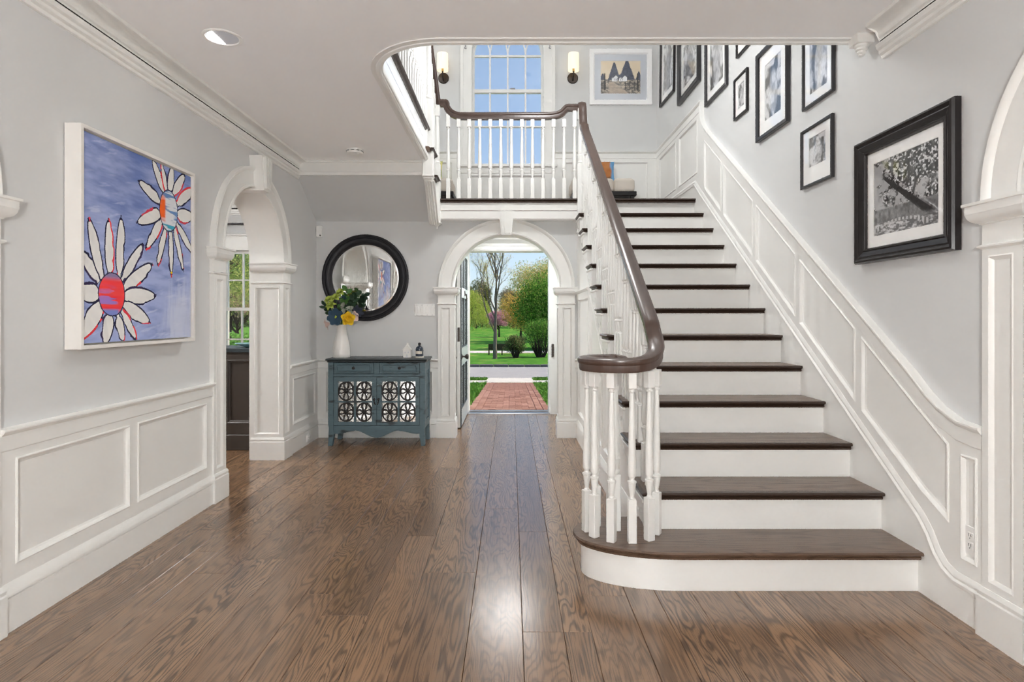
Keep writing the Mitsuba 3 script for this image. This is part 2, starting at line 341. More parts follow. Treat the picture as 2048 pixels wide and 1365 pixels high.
def arch(name, W, a, t, label, key_top=0.08, key_w=0.065, wf=0.03):
    k = thing(name, label, 'archway', kind='structure')
    c, r, zs, ro = a['c'], a['r'], a['zs'], a['ro']
    for s in (-1, 1):
        ui, uo = c + s * r, c + s * ro
        lo, hi = min(ui, uo), max(ui, uo)
        P = rect(lo + 0.028, hi - 0.028, 0.21, zs - 0.20)
        body = extrude(rect(lo, hi, 0.15, zs - 0.03), 0, wf - 0.010)
        fr = extrude(rect(lo, hi, 0.15, zs - 0.03) - P, wf - 0.010, wf)
        jamb = box(min(ui, ui + s * 0.02), max(ui, ui + s * 0.02), 0, zs, -t - 0.02, 0.0)          # lining of the opening
        rv = rect(-t + 0.03, wf - 0.03, 0.21, zs - 0.20)
        rev = extrude(rect(-t, wf, 0.15, zs - 0.03) - rv, 0, 0.012)                              # (w, v) raised frame on the reveal
        rev = place(rev, frame_matrix([0, 0, 1], [0, 1, 0], [-s, 0, 0], [ui, 0, 0]))
        add('pilaster', place(cat(body, fr, jamb, rev), W), 'mat_trim', k)
        add('panel_moulding', place(panel_mould(P, wf - 0.010, [(0, 0), (0, 0.010), (0.005, 0.013), (0.014, 0.005), (0.018, 0)]), W), 'mat_trim', k, smooth=30)
        pm = place(panel_mould(rv, 0.0, [(0, 0), (0, 0.012), (0.005, 0.015), (0.014, 0.005), (0.018, 0)]), frame_matrix([0, 0, 1], [0, 1, 0], [-s, 0, 0], [ui, 0, 0]))
        add('panel_moulding', place(pm, W), 'mat_trim', k, smooth=30)
        i2 = ui - s * 0.012
        path = lambda v: [(uo, v, 0), (uo, v, wf), (i2, v, wf), (i2, v, -t)]
        far = (uo + s * 1.0, zs, 0)
        add('plinth', place(sweep(path(0), [(0, 0), (0.014, 0), (0.014, 0.150), (0.010, 0.156), (0.012, 0.170), (0.004, 0.186), (0, 0.186)], (0, 1, 0), inward=far), W), 'mat_trim', k)
        add('capital', place(sweep(path(zs), [(0, -0.082), (0.006, -0.082), (0.008, -0.076), (0.018, -0.073), (0.027, -0.066), (0.033, -0.056), (0.036, -0.044), (0.038, -0.040), (0.038, -0.012), (0.046, -0.010), (0.046, 0), (-0.02, 0), (-0.02, -0.082)], (0, 1, 0), inward=far), W), 'mat_trim', k, smooth=22)
        add('necking', place(sweep(path(zs - 0.165), [(0, -0.010), (0.004, -0.008), (0.012, -0.002), (0.012, 0.004), (0, 0.008)], (0, 1, 0), inward=far), W), 'mat_trim', k, smooth=35)
    ang = np.linspace(0, PI, 49)
    arcp = lambda q: [(c + q * math.cos(x), zs + q * math.sin(x), 0) for x in ang]
    ring = lambda r0, r1: sg.Polygon([p[:2] for p in arcp(r1)] + [p[:2] for p in arcp(r0)[::-1]])
    cen = (c, zs, 0)
    # archivolt: flat band, raised outer moulding, inner bead, soffit lining
    add('archivolt', place(cat(extrude(ring(r, ro - 0.012), 0, wf - 0.006), extrude(ring(r, r + 0.02), -t - 0.02, 0)), W), 'mat_trim', k, smooth=25)
    add('arch_moulding', place(sweep(arcp(ro), [(0, 0), (0, wf + 0.008), (0.006, wf + 0.012), (0.016, wf + 0.010), (0.026, wf + 0.002), (0.034, wf - 0.006), (0.034, 0)], (0, 0, 1), inward=cen), W), 'mat_trim', k, smooth=35)
    add('arch_moulding', place(sweep(arcp(r - 0.0005), [(0, 0), (0, wf), (-0.010, wf + 0.004), (-0.020, wf - 0.002), (-0.022, 0)], (0, 0, 1), inward=cen), W), 'mat_trim', k, smooth=35)
    v0, v1 = zs + r - 0.012, zs + ro + key_top
    kw = wf + key_w
    ks = extrude(sg.Polygon([(c - 0.048, v0), (c + 0.048, v0), (c + 0.082, v1), (c - 0.082, v1)]), 0, kw)
    ribs = [ks, box(c - 0.050, c + 0.050, v0 - 0.012, v0 + 0.004, -t * 0.5, kw + 0.002)]
    for j in range(4):
        f0, f1 = -0.036 + j * 0.0206, -0.062 + j * 0.0354
        ribs.append(extrude(sg.Polygon([(c + f0, v0 + 0.004), (c + f0 + 0.010, v0 + 0.004), (c + f1 + 0.018, v1 - 0.006), (c + f1, v1 - 0.006)]), kw, kw + 0.020))
    add('keystone', place(cat(ribs), W), 'mat_trim', k)
    return k
arch('archway', WL, AL, TL, 'white arch in the left wall opening to the room with the window')
arch('archway', WL, AL0, TL, 'white arch cut off at the left edge of the picture')
arch('archway', WB, AB, 0.16, 'white arch in front of the open front door', key_top=0.125, key_w=0.115)
arch('archway', WR, AR0, 0.2, 'white arch cut off at the right edge of the picture, beside the foot of the stairs')

# left wall wainscot
zc = 0.772
def wpan(u0, u1): return rect(u0, u1, 0.245, 0.655)
wainscot('wall_left', WL, rect(2.235, 3.84, 0.15, 0.76), [wpan(2.315, 3.005), wpan(3.07, 3.765)])
wainscot('wall_left', WL, rect(5.17, YB, 0.15, 0.76), [wpan(5.26, 5.86)])
struct('trim_2', cat(run(WL, CHAIR, 2.235, 3.84, zc), run(WL, CHAIR, 5.17, YB, zc)), 'mat_trim', 'white chair rail along the left wall', 'chair rail', smooth=35)
struct('baseboard_left', cat(run(WL, BASE, 2.235, 3.84, 0), run(WL, BASE, 5.17, YB, 0)), 'mat_trim', 'white baseboard along the left wall', 'baseboard', smooth=30)
# back wall
wainscot('wall_back', WB, rect(XL, AB['c'] - AB['ro'], 0.15, 0.76), [wpan(XL + 0.10, -1.72), wpan(-1.64, -0.96), wpan(-0.90, -0.775)])
wainscot('wall_back', WB, rect(AB['c'] + AB['ro'], 0.70, 0.15, 0.76), [rect(0.648, 0.685, 0.245, 0.655)], 0.012)
struct('trim_3', cat(run(WB, CHAIR, XL, AB['c'] - AB['ro'], zc), run(WB, CHAIR, AB['c'] + AB['ro'], 0.665, zc)), 'mat_trim', 'white chair rail along the end wall', 'chair rail', smooth=35)
struct('baseboard_back', cat(run(WB, BASE, XL, AB['c'] - AB['ro'], 0), run(WB, BASE, AB['c'] + AB['ro'], 0.665, 0)), 'mat_trim', 'white baseboard along the end wall', 'baseboard', smooth=30)

# right wall: stair rail moulding line
low = [(2.262, 0.776), (2.30, 0.777), (2.38, 0.786), (2.48, 0.824), (2.56, 0.874)]
zr = lambda y: 0.925 + 0.696 * (y - 2.62)
rail_line = low + [(2.66, zr(2.66)), (5.40, zr(5.40)), (5.49, 2.928), (5.55, 2.985), (5.588, 3.05), (5.598, 3.10), (5.598, 3.215), (YE, 3.215)]
CH2 = [(-0.085, 0), (-0.085, 0.020), (-0.080, 0.024), (-0.024, 0.024), (-0.018, 0.034), (-0.006, 0.042), (0.0, 0.042), (0.003, 0.038), (0.003, 0)]
struct('trim_4', place(sweep([(u, v, 0) for u, v in rail_line], CH2, (0, 0, 1), inward=(2.2, 5.0, 0)), WR), 'mat_trim', 'white chair rail climbing the right wall beside the stairs', 'chair rail', smooth=30)
skirt = lambda y: nose_z(y) + 0.150
sk_line = [(2.262, 0.165), (2.40, 0.165), (2.455, 0.185), (2.50, 0.225), (2.54, 0.285), (2.60, skirt(2.60)), (5.62, skirt(5.62)), (5.80, ZL + 0.165), (YE, ZL + 0.165)]
SKC = [(-0.05, 0), (-0.05, 0.026), (-0.040, 0.026), (-0.036, 0.032), (-0.022, 0.034), (-0.014, 0.026), (-0.004, 0.030), (0.004, 0.028), (0.016, 0.020), (0.020, 0)]
struct('trim_5', place(sweep([(u, v, 0) for u, v in sk_line], SKC, (0, 0, 1), inward=(2.2, 5.0, 0)), WR), 'mat_trim', 'white moulded cap of the skirting beside the stairs', 'moulding', smooth=30)
sk_poly = sg.Polygon(sk_line + [(YE, ZL - 0.02), (6.0, ZL - 0.12), (2.68, 0.0), (2.262, 0)])
struct('baseboard_right', place(extrude(sk_poly, 0, 0.024), WR), 'mat_trim', 'white skirting board climbing the right wall beside the treads', 'baseboard')
wo = sg.Polygon(sk_line + [(u, v - 0.03) for u, v in rail_line[::-1]])
pt, pb = (lambda y: zr(y) - 0.125), (lambda y: skirt(y) + 0.075)
pans = [sg.Polygon([(a, pb(a)), (b, pb(b)), (b, pt(b)), (a, pt(a))]) for a, b in ((2.43, 3.05), (3.105, 3.70), (3.76, 4.365), (4.42, 5.03), (5.085, 5.53))]
pans[0] = sg.Polygon([(2.44, 0.36), (2.60, pb(2.60) + 0.02), (3.05, pb(3.05)), (3.05, pt(3.05)), (2.60, pt(2.60)), (2.44, 0.68)])
pans.append(rect(2.292, 2.375, 0.24, 0.655))
lb = ZL + 0.235
pans += [sg.Polygon([(5.74, lb), (6.36, lb), (6.36, 3.09), (5.74, 3.09)]), rect(6.48, 7.20, lb, 3.09)]
wainscot('wall_right', WR, wo, pans)
# landing: window wall wainscot
struct('trim_6', cat(run(WE, CHAIR, XL, WX0 - 0.14, 3.215), run(WE, CHAIR, WX1 + 0.14, XR, 3.215)), 'mat_trim', 'white chair rail on the landing either side of the arched window', 'chair rail', smooth=35)
wlo = rect(XL, XR, ZL, 3.20) - rect(WX0 - 0.06, WX1 + 0.06, 3.02, 3.3)
wainscot('wall_street', WE, wlo, [rect(-1.80, -0.72, ZL + 0.235, 3.09), rect(WX0 - 0.02, WX1 + 0.02, ZL + 0.235, 2.93), rect(0.63, 1.68, ZL + 0.235, 3.09)])
struct('baseboard_landing', run(WE, BASE, XL, XR, ZL), 'mat_trim', 'white baseboard below the arched window on the landing', 'baseboard', smooth=30)

# crown moulding
low_c = [(0, -0.165), (0.014, -0.165), (0.016, -0.150), (0.028, -0.142), (0.030, -0.128), (0.040, -0.120), (0.044, -0.104), (0.044, -0.098), (0, -0.098)]
cove = [(0, -0.094), (0.022, -0.094), (0.022, -0.068), (0.030, -0.062), (0.030, -0.052)] + [(0.030 + 0.052 * (1 - math.cos(t)), -0.052 + 0.036 * math.sin(t)) for t in np.linspace(0, PI / 2, 7)] + [(0.090, -0.014), (0.094, -0.004), (0.094, 0), (0, 0)]
def crown(name, W, segs, label):
    k = thing(name, label, 'crown moulding', kind='structure')
    sw = lambda prof: cat([place(sweep([(a, ZC, 0), (b, ZC, 0)], [(q, p) for p, q in prof], (0, 0, 1)), W) for a, b in segs])
    add('lower_moulding', sw(low_c), 'mat_trim', k, smooth=30); add('cove', sw(cove), 'mat_trim', k, smooth=30)
    add('joint_shade_strip', sw([(0, -0.0985), (0.0235, -0.0965), (0.0235, -0.0775), (0, -0.0775)]), 'mat_dark', k)  # black strip painting the shade line above the lower moulding onto the frieze
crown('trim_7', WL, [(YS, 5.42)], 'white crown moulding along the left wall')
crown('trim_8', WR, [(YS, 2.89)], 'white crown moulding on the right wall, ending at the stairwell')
# scroll corbel at its end
sc = [box(XR - 0.085, XR, 2.97, 3.05, ZC - 0.045, ZC)]
for i, (rr, zz) in enumerate(((0.036, 0.05), (0.030, 0.066), (0.023, 0.082), (0.015, 0.096))):
    m = trimesh.creation.icosphere(subdivisions=2, radius=rr); m.apply_scale([1, 0.9, 0.5]); m.apply_translation([XR - 0.042, 3.01, ZC - zz]); sc.append(m)
add('scroll_corbel', cat(sc), 'mat_trim', smooth=40, label='small white scroll corbel where the crown moulding meets the stairwell edge', category='corbel')

# header over the left alcove, sloped soffit of the upper flight
hd = struct('trim_9', box(XL, -0.79, 5.40, 5.46, 2.475, ZC + 0.01), 'mat_trim', 'white beam across the ceiling above the sloped grey soffit', 'beam')
add('lower_strip', cbox(XL, -0.79, 5.385, 5.41, 2.467, 2.497, 0.004), 'mat_trim', hd)
add('top_bead', cbox(XL, -0.79, 5.388, 5.41, ZC - 0.022, ZC, 0.004), 'mat_trim', hd)
sof = sg.Polygon([(5.43, 2.475), (5.43, 2.64), (5.95, 2.29), (YB, 2.14)])
Myz = frame_matrix([0, 1, 0], [0, 0, 1], [1, 0, 0], [0, 0, 0])
struct('ceiling_soffit', place(extrude(sof, XL, -0.755), Myz), 'mat_wall', 'sloped grey soffit under the upper flight, above the round mirror', 'ceiling')
# landing
struct('landing', cat(box(-0.74, XR, 5.83, YE, 2.165, ZL - 0.03), box(XL, -0.74, 5.97, YE, 2.165, ZL - 0.03)), 'mat_trim', 'landing under the arched window', 'landing')
add('floorboards', cat(cbox(-0.74, XR, 5.80, YE, ZL - 0.034, ZL, 0.003), cbox(XL, -0.74, 5.85, YE, ZL - 0.034, ZL, 0.003)), 'mat_tread', 'landing')
add('nosing', sweep([(-0.69, 5.80, ZL), (XR - 0.022, 5.80, ZL)], [(0.01, -0.036), (-0.022, -0.036), (-0.026, -0.026), (-0.020, -0.020), (-0.034, -0.014), (-0.036, -0.006), (-0.030, 0.0), (0.01, 0.0)], (0, 0, 1), inward=(0, 6.5, ZL)), 'mat_nosing', 'landing', label='dark wood nosing')
add('fascia_board', cbox(-0.69, 0.66, 5.80, 5.835, 2.222, 2.300, 0.003), 'mat_trim', 'landing')
add('fascia_board', cbox(-0.69, 0.66, 5.806, 5.835, 2.145, 2.220, 0.003), 'mat_trim', 'landing')
add('soffit', box(-0.69, 0.66, 5.81, 5.96, 2.140, 2.166), 'mat_trim', 'landing')
# ------------------------------------------------------------------ staircase
SX_L, SX_R = 0.622, XR - 0.022
st = thing('staircase', 'white staircase with dark wooden treads rising along the right wall', 'staircase')
NOSE = [(0.02, -0.036), (-0.004, -0.036), (-0.008, -0.026), (-0.002, -0.021), (-0.020, -0.014), (-0.024, -0.007), (-0.018, 0.0), (0.02, 0.0)]
def tread_mesh(k):
    y0, y1, z = nose_y(k), nose_y(k + 1) + 0.035, k * R
    body = box(SX_L + 0.02, SX_R, y0 + 0.024, y1, z - 0.034, z)
    nose = sweep([(SX_R, y0 + 0.024, z), (SX_L + 0.024, y0 + 0.024, z), (SX_L + 0.024, y1, z)], NOSE, (0, 0, 1), inward=(1.2, y0 + 1.0, z))
    return body, nose
# first step: bullnose
def bull(e):
    a = np.linspace(0, PI / 2, 17)
    fy, lx, cy, cx = D0 + e, 0.292 + e, 2.83, 0.76
    p = [(SX_R, fy), (cx, fy)] + [(cx - (cx - lx) * math.sin(t), cy - (cy - fy) * math.cos(t)) for t in a[1:]]
    by = 3.06 - e
    p += [(0.52 - (0.52 - lx) * math.cos(t), cy + (by - cy) * math.sin(t)) for t in a[1:]] + [(0.66, by), (0.66, 2.90), (SX_R, 2.90)]
    return sg.Polygon(p)
b0 = bull(0.024)
add('tread', cat(extrude(b0, R - 0.034, R), sweep([(x, y, R) for x, y in list(b0.exterior.coords)[:-3]], NOSE, (0, 0, 1), inward=(1.0, 2.75, R))), 'mat_tread', st, smooth=25, label='wide bottom tread with a rounded end')
add('riser', extrude(bull(0.040), 0.0, R - 0.035), 'mat_trim', st, smooth=25)
for k in range(2, 13):
    b, n = tread_mesh(k)
    t_ = add('tread', b, 'mat_tread', st)
    add('nosing', n, 'mat_nosing', t_)
for k in range(2, 14):
    y = nose_y(k) + 0.030
    add('riser', box(0.66, SX_R, y, y + 0.02, (k - 1) * R, k * R - 0.034), 'mat_trim', st)
# open string: saw-tooth board, scroll brackets with an arched eye
saw = [(2.90, R - 0.03)]
for k in range(2, 13):
    saw += [(nose_y(k) + 0.03, (k - 1) * R - 0.03), (nose_y(k) + 0.03, k * R - 0.034)]
saw += [(5.83, 12 * R - 0.034), (5.83, ZL - 0.034), (5.95, ZL - 0.034), (5.95, nose_z(5.95) - 0.30), (3.10, nose_z(3.10) - 0.30), (2.90, 0.02)]
add('string_board', place(extrude(sg.Polygon(saw).buffer(0), 0.650, 0.680), Myz), 'mat_trim', st)
def bracket(k):
    y0, y1, z1 = nose_y(k) + 0.032, nose_y(k + 1) + 0.028, k * R - 0.036
    L = y1 - y0
    pts = [(y0, z1), (y0, z1 - R + 0.04)]
    for t in np.linspace(0, 1, 12):                     # ogee lower edge rising to the back
        pts.append((y0 + 0.02 + (L - 0.02) * t, z1 - R + 0.05 + (R - 0.075) * (t + 0.16 * math.sin(2 * PI * t))))
    pts += [(y1, z1)]
    eye = arch_poly(y0 + 0.062, 0.017, z1 - 0.105, z1 - 0.075, 10)
    return sg.Polygon(pts).buffer(0) - eye, eye
for k in range(2, 13):
    br, eye = bracket(k)
    bk = add('tread_bracket', place(extrude(br, 0.638, 0.650), Myz), 'mat_trim', st)
    add('eye', place(extrude(eye, 0.648, 0.6505), Myz), 'mat_doordark', bk, label='small dark arched eye')
    add('cove_moulding', cbox(0.626, 0.652, nose_y(k) + 0.012, nose_y(k + 1) + 0.026, k * R - 0.052, k * R - 0.035, 0.004), 'mat_trim', bk)
# spandrel wall under the stairs
sp_top = lambda y: nose_z(y) - 0.28
sp = sg.Polygon([(2.95, 0), (YB, 0), (YB, sp_top(YB)), (3.10, sp_top(3.10)), (2.95, 0.03)])
struct('wall_stair', place(extrude(sp, 0.672, 0.75), Myz), 'mat_trim', 'white panelled wall under the stairs', 'wall')
WS = frame_matrix([0, 1, 0], [0, 0, 1], [-1, 0, 0], [0.672, 0, 0])
spf = lambda y: sp_top(y) - 0.11
sp_p = [sg.Polygon([(3.62, 0.26), (4.22, 0.26), (4.22, spf(4.22)), (3.62, spf(3.62))]), sg.Polygon([(4.30, 0.26), (4.95, 0.26), (4.95, spf(4.95)), (4.30, spf(4.30))]), rect(5.05, 5.80, 0.26, 1.36)]
wainscot('wall_stair', WS, sg.Polygon([(3.0, 0.0), (YB, 0), (YB, sp_top(YB)), (3.12, sp_top(3.12))]), sp_p, 0.014)
struct('trim_10', cat(place(sweep([(3.05, sp_top(3.05), 0), (YB, sp_top(YB), 0)], [(-0.05, 0), (-0.05, 0.022), (-0.02, 0.026), (-0.01, 0.034), (0.004, 0.034), (0.004, 0)], (0, 0, 1)), WS), run(WS, CHAIR, 5.0, YB, 1.44)), 'mat_trim', 'white moulding on the wall under the stairs', 'moulding', smooth=30)
struct('baseboard_stair', run(WS, BASE, 3.0, YB, 0), 'mat_trim', 'white baseboard of the wall under the stairs', 'baseboard', smooth=30)
# upper flight: two treads and the edge of the upper floor, running back over the alcove
uf = thing('upper_staircase', 'short upper flight leaving the landing on the left, only its dark tread ends showing', 'staircase')
for j in (1, 2):
    y1 = 5.83 - (j - 1) * TR
    t_ = add('tread', cbox(XL, -0.715, y1 - TR - 0.03, y1, ZL + j * R - 0.034, ZL + j * R, 0.003), 'mat_tread', uf)
    add('nosing', sweep([(-0.70, y1 - TR, ZL + j * R), (-0.70, y1 + 0.01, ZL + j * R)], [(0.012, a) for a in (-0.036, -0.022)] + [(-0.006, -0.020), (-0.020, -0.012), (-0.020, -0.002), (0.012, 0.0)], (0, 0, 1), inward=(-2, 5.5, ZL + j * R)), 'mat_nosing', t_)
for j in (0, 1, 2):
    y1 = 5.80 - j * TR
    add('riser', box(XL, -0.73, y1 - 0.02, y1, ZL + j * R, ZL + (j + 1) * R - 0.034), 'mat_trim', uf)
str_poly = sg.Polygon([(5.36, 2.47), (5.36, 2.84), (5.53, 2.84), (5.53, ZL + R - 0.03), (5.80, ZL + R - 0.03), (5.80, ZL - 0.02), (5.80, 2.12), (5.72, 2.13), (5.64, 2.22), (5.55, 2.36), (5.45, 2.44)])
add('string_board', place(extrude(str_poly, -0.765, -0.722), Myz), 'mat_trim', uf)
cons = [(5.385, 2.425, 0), (5.44, 2.395, 0), (5.52, 2.325, 0), (5.60, 2.235, 0), (5.68, 2.140, 0), (5.755, 2.095, 0)]
add('console', place(sweep(cons, [(0, -0.046), (0.016, -0.046), (0.016, 0.046), (0, 0.046)], (0, 0, 1), inward=(5.0, 2.3, 0)), frame_matrix([0, 1, 0], [0, 0, 1], [1, 0, 0], [-0.735, 0, 0])), 'mat_trim', uf, smooth=40)
for q in (-0.030, -0.008, 0.014):
    add('console_flute', place(sweep(cons, [(0.014, q), (0.020, q + 0.001), (0.026, q + 0.008), (0.020, q + 0.015), (0.014, q + 0.016)], (0, 0, 1), inward=(5.0, 2.3, 0)), frame_matrix([0, 1, 0], [0, 0, 1], [1, 0, 0], [-0.735, 0, 0])), 'mat_trim', uf, smooth=50)

# ------------------------------------------------------------------ railings
RAILP = [(-0.026, -0.062), (0.026, -0.062), (0.030, -0.052), (0.030, -0.030), (0.034, -0.026), (0.038, -0.016), (0.036, -0.006), (0.028, 0.000), (0.012, 0.004), (-0.012, 0.004), (-0.028, 0.000), (-0.036, -0.006), (-0.038, -0.016), (-0.034, -0.026), (-0.030, -0.030), (-0.030, -0.052)]
def baluster(H, zb=0.196, zt=0.695, s=1.0):
    """square foot, vase, tapering shaft, square head; base at z = 0"""
    w = 0.0185 * s
    foot = cbox(-w, w, -w, w, 0, zb, 0.002)
    head = cbox(-w, w, -w, w, zt, H, 0.002)
    k = (zt - zb) / 0.499
    f = lambda z: zb + (z - 0.196) * k
    g = zb + 0.075 * 1.0
    prof = [(0.010, zb - 0.004), (0.013, zb + 0.004), (0.009, zb + 0.012), (0.011, zb + 0.022), (0.015, zb + 0.045), (0.0175, zb + 0.066), (0.0175, zb + 0.072), (0.021, zb + 0.075), (0.021, zb + 0.081), (0.013, zb + 0.086), (0.011, zb + 0.092), (0.014, zb + 0.098), (0.0185, zb + 0.106), (0.0190, zb + 0.13), (0.0165, zb + 0.24), (0.0118, zt - 0.05), (0.0105, zt - 0.020), (0.0145, zt - 0.016), (0.0145, zt - 0.010), (0.011, zt - 0.006), (0.012, zt + 0.004)]
    return cat(foot, head, lathe([(r * s, z) for r, z in prof], 14))
def put(mesh_dict, x, y, z, rot=0.0): return copy_of(mesh_dict, T().translate([x, y, z]).rotate([0, 0, 1], rot))
sr = thing('stair_railing', 'dark wooden stair handrail ending in a volute over white turned balusters', 'stair railing')
XRAIL = 0.685
top_off = 0.775
rz = lambda y: nose_z(y) + top_off
vol = [(XRAIL, 2.885), (0.684, 2.83), (0.664, 2.765), (0.615, 2.715), (0.545, 2.690), (0.462, 2.698), (0.392, 2.742), (0.355, 2.815), (0.362, 2.890), (0.412, 2.942), (0.475, 2.950), (0.520, 2.915), (0.518, 2.865), (0.490, 2.850)]
ztop = 1.008
p3 = [(XRAIL, y, rz(y)) for y in np.linspace(5.50, 2.94, 14)]
p3 = [(XRAIL, 5.815, 3.268), (XRAIL, 5.775, 3.262), (XRAIL, 5.735, 3.225), (XRAIL, 5.712, 3.165), (XRAIL, 5.695, 3.09), (XRAIL, 5.66, 3.012), (XRAIL, 5.59, rz(5.59) + 0.025)] + p3
p3 += [(x, y, ztop + [0.137, 0.088, 0.044, 0.014, 0.002][i] if i < 5 else ztop) for i, (x, y) in enumerate(vol)]
pth = smooth_path(p3, 6)
# narrow the spiral's inner turn so that it closes into the eye
add('handrail', sweep3(pth, RAILP, side0=(1, 0, 0)), 'mat_rail', sr, smooth=35, label='dark polished handrail with a volute')
eye = lathe([(0.030, -0.062), (0.034, -0.05), (0.034, -0.03), (0.040, -0.02), (0.042, -0.01), (0.038, 0.0), (0.024, 0.006), (0.0, 0.008)], 24); eye.apply_translation([0.478, 2.868, ztop + 0.004])
add('volute_eye', eye, 'mat_rail', sr, smooth=35)
under = [(x, y, rz(y) - 0.066) for x, y in [(XRAIL, 5.6), (XRAIL, 2.98)]]
add('fillet', sweep3([(XRAIL, y, rz(y) - 0.064) for y in np.linspace(5.6, 2.99, 8)], [(-0.019, -0.010), (0.019, -0.010), (0.019, 0.006), (-0.019, 0.006)]), 'mat_trim', sr, label='white fillet strip under the handrail')
bal_v = mikit.ply(baluster(0.772), 'mat_trim', smooth=30)
for x, y, a in ((0.36, 2.850, 20), (0.385, 2.775, 40), (0.455, 2.715, 60), (0.545, 2.703, 90), (0.630, 2.733, 115), (0.682, 2.810, 150), (0.415, 2.925, 10)):
    add('baluster', put(bal_v, x, y, R, a), None, sr)
nw = cat(cbox(-0.031, 0.031, -0.031, 0.031, 0, 0.27, 0.004), lathe([(0.024, 0.27), (0.031, 0.275), (0.031, 0.285), (0.022, 0.293), (0.028, 0.32), (0.033, 0.345), (0.022, 0.355), (0.029, 0.37), (0.027, 0.50), (0.022, 0.66), (0.026, 0.67), (0.026, 0.69), (0.019, 0.70), (0.019, 0.772)], 20))
nw.apply_translation([0.490, 2.870, R]); add('newel_post', nw, 'mat_trim', sr, smooth=30)
step_b = []
for i in range(3):
    dy = 0.036 + i * 0.089
    step_b.append((dy, mikit.ply(baluster(top_off + (dy) * R / TR - 0.050), 'mat_trim', smooth=30)))
for k in range(2, 13):
    for i, (dy, m) in enumerate(step_b):
        if k == 12 and i == 2: continue
        add('baluster', put(m, XRAIL, nose_y(k) + dy, k * R), None, sr)
# newel at the head of the flight with its drop under the landing
def corner_newel(x, y, zt, zb=2.11):
    m = cat(cbox(x - 0.034, x + 0.034, y - 0.034, y + 0.034, zb, ZL + 0.34, 0.004), place(lathe([(0.026, 0), (0.034, 0.006), (0.034, 0.016), (0.024, 0.026), (0.028, 0.05), (0.032, 0.075), (0.034, 0.08), (0.022, 0.09), (0.027, 0.11), (0.025, 0.25), (0.019, zt - ZL - 0.48), (0.025, zt - ZL - 0.46), (0.025, zt - ZL - 0.44)], 20), frame_matrix([1, 0, 0], [0, 1, 0], [0, 0, 1], [x, y, ZL + 0.34])),
            cbox(x - 0.030, x + 0.030, y - 0.030, y + 0.030, zt - 0.11, zt, 0.004))
    return m
def drop(x, y, z, w=0.034):
    m = place(lathe([(0.0, -0.055), (0.010, -0.050), (0.011, -0.042), (0.006, -0.036), (0.016, -0.024), (0.034, -0.008), (0.040, -0.002), (0.040, 0.004), (0.034, 0.006)], 20), frame_matrix([1, 0, 0], [0, 1, 0], [0, 0, 1], [x, y, z]))
    return cat(m, cbox(x - w - 0.008, x + w + 0.008, y - w - 0.008, y + w + 0.008, z, z + 0.014, 0.003))
n1 = add('newel_post', corner_newel(XRAIL - 0.012, 5.795, 3.205, 2.02), 'mat_trim', sr, smooth=30)
add('pendant_drop', drop(XRAIL - 0.012, 5.795, 2.005), 'mat_trim', n1, smooth=40)
# balcony on the landing edge
br = thing('balcony_railing', 'white balusters under a dark rail with curved ends, along the edge of the landing', 'balcony railing')
Z0 = 3.165
gl = [(-0.715, 3.290), (-0.655, 3.290), (-0.618, 3.288), (-0.600, 3.268), (-0.592, 3.232), (-0.565, 3.195), (-0.520, 3.172), (-0.460, Z0), (-0.2, Z0), (0.1, Z0), (0.33, Z0), (0.425, 3.172), (0.475, 3.192), (0.505, 3.222), (0.535, 3.243), (0.575, 3.246), (0.660, 3.246)]
add('handrail', sweep3(smooth_path([(x, 5.80, z) for x, z in gl], 6), RAILP), 'mat_rail', br, smooth=35, label='dark rail with goosenecks')
for i in range(13):
    x = -0.607 + i * 0.1018
    zt = 3.165 - ZL - 0.060
    if i == 0: zt = 3.215 - ZL - 0.06
    if i == 12: zt = 3.245 - ZL - 0.06
    if i == 1: zt += 0.005
    key = add('baluster', put(mikit.ply(baluster(zt, 0.196, 0.195 + 0.499), 'mat_trim', smooth=30) if i in (0, 1, 12) else bal_b, x, 5.80, ZL), None, br) if i in (0, 1, 12) or 'bal_b' in globals() else None
    if key is None:
        bal_b = mikit.ply(baluster(zt, 0.196, 0.195 + 0.499), 'mat_trim', smooth=30)
        add('baluster', put(bal_b, x, 5.80, ZL), None, br)
n2 = add('newel_post', corner_newel(-0.715, 5.795, 3.235, 2.10), 'mat_trim', br, smooth=30)
add('pendant_drop', drop(-0.715, 5.795, 2.095), 'mat_trim', n2, smooth=40)
# upper floor railing
ur = thing('upper_railing', 'white balusters of the upper floor above the rounded ceiling opening', 'railing')
XU = -0.742
un = cat(cbox(XU - 0.048, XU + 0.048, 5.335, 5.425, 2.455, 3.14, 0.005), place(lathe([(0.034, 0), (0.046, 0.008), (0.046, 0.02), (0.030, 0.035), (0.036, 0.09), (0.044, 0.12), (0.030, 0.13), (0.036, 0.15), (0.032, 0.35), (0.024, 0.52), (0.032, 0.53), (0.032, 0.60)], 20), frame_matrix([1, 0, 0], [0, 1, 0], [0, 0, 1], [XU, 5.38, 3.14])))
n3 = add('newel_post', un, 'mat_trim', ur, smooth=30)
add('base_cap', cat(cbox(XU - 0.052, XU + 0.052, 5.33, 5.43, 2.445, 2.460, 0.004), cbox(XU - 0.044, XU + 0.044, 5.34, 5.42, 2.425, 2.446, 0.008)), 'mat_trim', n3)
bal_u = mikit.ply(baluster(0.86, 0.23, 0.77), 'mat_trim', smooth=30)
for i in range(19):
    add('baluster', put(bal_u, XU - 0.01, 5.24 - i * 0.105, ZU), None, ur)
add('handrail', sweep3([(XU - 0.01, y, ZU + 0.92) for y in np.linspace(5.42, 3.1, 6)], RAILP), 'mat_rail', ur, smooth=35, label='dark handrail')
